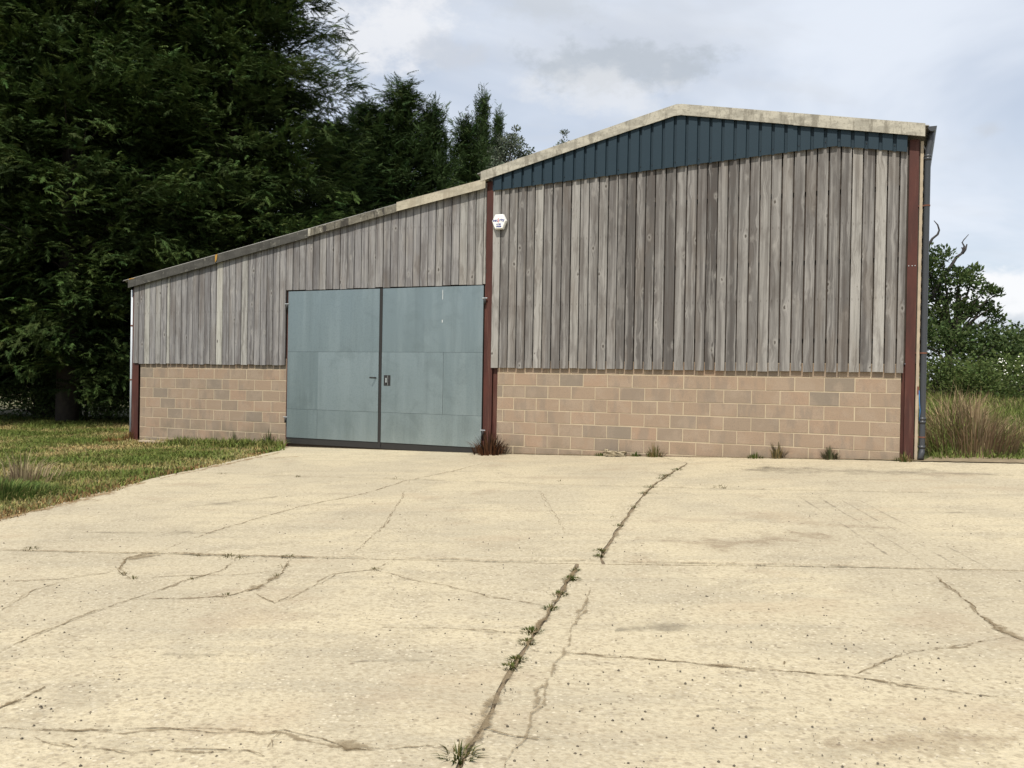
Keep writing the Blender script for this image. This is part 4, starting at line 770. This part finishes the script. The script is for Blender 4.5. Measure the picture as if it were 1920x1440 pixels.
# weeds along the walls
WEED = [(-7.9, -.10, 60, .14, .1, .30, GR, 'thin weed against the left block wall below the pale board'), (-6.5, -.08, 60, .10, .15, .42, [(.07, .06, .05), (.10, .11, .05)], 'dark stemmed weed in the middle of the left block wall'), (-5.55, -.10, 120, .16, .15, .50, [(.06, .07, .04), (.09, .12, .04)], 'dark weed against the left block wall close to the door'),
    (-6.1, -.16, 500, .5, .08, .22, GR, 'green grass clump along the left wall near the door'), (-7.1, -.16, 400, .45, .08, .2, GR, 'green grass clump along the middle of the left wall'), (1.75, -.03, 60, .12, .04, .12, GR, 'tiny weed left of the broken stone'), (2.72, -.05, 130, .14, .10, .34, DRY + GR, 'wispy dry weed where the long joint meets the wall'), (2.4, -.04, 90, .10, .04, .12, GR, 'low weed fringe right of the broken stone'),
    (4.40, -.06, 90, .13, .07, .15, GR, 'bright green leafy weed at the wall foot'), (4.75, -.05, 110, .09, .12, .46, DRY + [(.10, .10, .06)], 'tall dry stemmed weed at the wall foot right of the green one'), (5.55, -.05, 150, .11, .12, .30, [(.14, .12, .08), (.09, .10, .05)], 'short brown weed at the wall foot nearest the right corner'), (6.62, -.10, 120, .14, .06, .2, GR + DRY, 'green weed at the foot of the right red post'), (-9.62, -.05, 120, .16, .1, .45, [(.26, .12, .05), (.2, .14, .07)], 'rusty dry weed at the foot of the left red post'), (-9.95, -.2, 160, .35, .06, .2, [(.26, .14, .06)], 'low rusty dead weeds left of the pale downpipe')]
for k, (uu, vv, n, rad, h0, h1, cols, lab) in enumerate(WEED):
    x, y = wxy(uu, vv); tuft('weed', x, y, n, rad, h0, h1, cols, lab, 'weed', 'weeds along the barn wall', (.005, .011), .6, 20 + k)
JW = [(1270, 880, .09, 60), (1248, 891, .10, 60), (1240, 896, .07, 40), (1218, 912, .08, 50), (1208, 924, .07, 50), (1188, 950, .06, 30), (1160, 985, .05, 40), (1126, 1032, .06, 60), (1124, 1042, .05, 50), (1078, 1068, .04, 30), (1072, 1084, .07, 80), (1049, 1113, .06, 60), (1033, 1139, .05, 50), (998, 1182, .07, 90), (990, 1203, .05, 50), (970, 1236, .05, 60), (958, 1250, .05, 50), (860, 1418, .07, 70), (430, 1043, .09, 70), (450, 1047, .06, 40), (540, 1044, .07, 40), (370, 1042, .05, 30), (58, 1028, .07, 30), (232, 1077, .05, 40), (250, 1086, .05, 40), (360, 1088, .05, 30), (535, 1062, .06, 40), (520, 1081, .06, 50), (702, 1068, .05, 40), (425, 1118, .06, 40), (415, 888, .08, 30), (560, 893, .06, 20), (742, 897, .07, 20), (1050, 902, .07, 15), (1355, 912, .12, 50), (1150, 970, .04, 20)]
WHERE = ['at the wall end of the long joint', 'along the long joint near the wall', 'along the long joint short of the wall', 'where the long joint crosses the upper cross joint', 'on the long joint just below the upper cross joint', 'on the upper curve of the long joint', 'sparse on the long joint above the lower cross joint', 'on the long joint just above the lower cross joint', 'touching the lower cross joint on the long joint', 'first on the lower long joint', 'biggest near the top of the lower long joint', 'third down the lower long joint', 'fourth down the lower long joint', 'dark flat in the middle of the lower long joint', 'just above the right-hand crack', 'just below the right-hand crack', 'sixth down the lower long joint', 'wiry at the bottom edge of the photo', 'on the lower cross joint at the small cracks', 'just right of it on the lower cross joint', 'on the lower cross joint above the crack fork', 'left part of the lower cross joint', 'far left on the lower cross joint', 'on the bent left crack', 'at the foot of the bent left crack', 'on the sloping left crack', 'on the forked crack below the cross joint', 'lower on the forked crack', 'where three cracks meet', 'brownish on the left crack end', 'at the lawn end of the upper cross joint', 'second along the upper cross joint', 'third along the upper cross joint', 'fourth along the upper cross joint', 'on the upper cross joint right of the long joint', 'smallest on the long joint']
for k, (px, py, rad, n) in enumerate(JW):
    p = gp(px, py); tuft('joint_weed', p.x, p.y, int(n * 1.7), rad * (1.15 if py < 1000 else .95), .010, .050 if k != 17 else .10, [(.085, .105, .028), (.06, .08, .022), (.13, .11, .045)] if k < 18 else [(.16, .13, .06), (.09, .085, .035)], 'small weed tuft ' + WHERE[k], 'weed', 'weeds in the yard joints', (.002, .005), 1.6, 70 + k)
# broken block, plank, loose stones
def lump(name, u_, v_, sx, sy, sz, seed, mat, label, cat):
    r = np.random.default_rng(seed); import bmesh
    bm = bmesh.new(); bmesh.ops.create_cube(bm, size=1); bmesh.ops.subdivide_edges(bm, edges=bm.edges[:], cuts=4, use_grid_fill=True)
    for v in bm.verts: v.co = Vector((v.co.x * sx, v.co.y * sy, (v.co.z + .5) * sz)) + Vector(r.normal(0, .012, 3)) - v.co.normalized() * .02
    me = bpy.data.meshes.new(name); bm.to_mesh(me); bm.free(); me.materials.append(M[mat]); x, y = wxy(u_, v_); return tag(link(name, me, None, (x, y, float(gz(x, y)) - .005), (0, 0, -TH + .05)), label, cat)
lump('broken_block', 2.06, -.14, .36, .16, .10, 4, 'stone', 'broken piece of rough pale block lying at the wall foot', 'stone'); lump('stone', 1.87, -.10, .08, .07, .13, 5, 'stone', 'small pale stone standing left of the broken block', 'stone')
x, y = wxy(-8.55, -.35); tag(MB().box(-.32, .32, -.07, .07, 0, .03).build('plank', M['strip'], None, (x, y, float(gz(x, y)) + .03)), 'short weathered plank lying in grass by the left wall', 'plank').rotation_euler = (.05, .04, -TH + .25)
r = np.random.default_rng(9); n = 1500; px = r.uniform(-40, 1960, n); py = 885 + 560 * r.random(n) ** 1.1; P = np.array([gp(a, b) for a, b in zip(px, py)]); U_, V_ = uv_of(P[:, 0], P[:, 1]); k = (P[:, 0] > edge_x(P[:, 1]) + .1) & (V_ < -.2); P = P[k]; n = len(P)
tv = np.array([[-.5, 0, 0], [.5, .05, 0], [0, .5, .05], [0, -.45, 0], [.05, 0, .42], [0, 0, -.2]]); tf = np.array([[0, 3, 4], [3, 1, 4], [1, 2, 4], [2, 0, 4], [3, 0, 5], [1, 3, 5], [2, 1, 5], [0, 2, 5]]); a = r.uniform(0, 6.28, n)
V, F_, c = stamp(tv, tf, P + np.array([0, 0, .002]), frames(np.stack([np.cos(a), np.sin(a), 0 * a], 1), np.tile([0, 0, 1.], (n, 1))), .006 + .012 * r.random(n) ** 3.0, np.ones((n, 3)))
tag(link('grit', tri_mesh('grit', V, F_, M['pebble'], c)), 'loose dark grit scattered over the concrete yard', 'grit', kind='stuff')
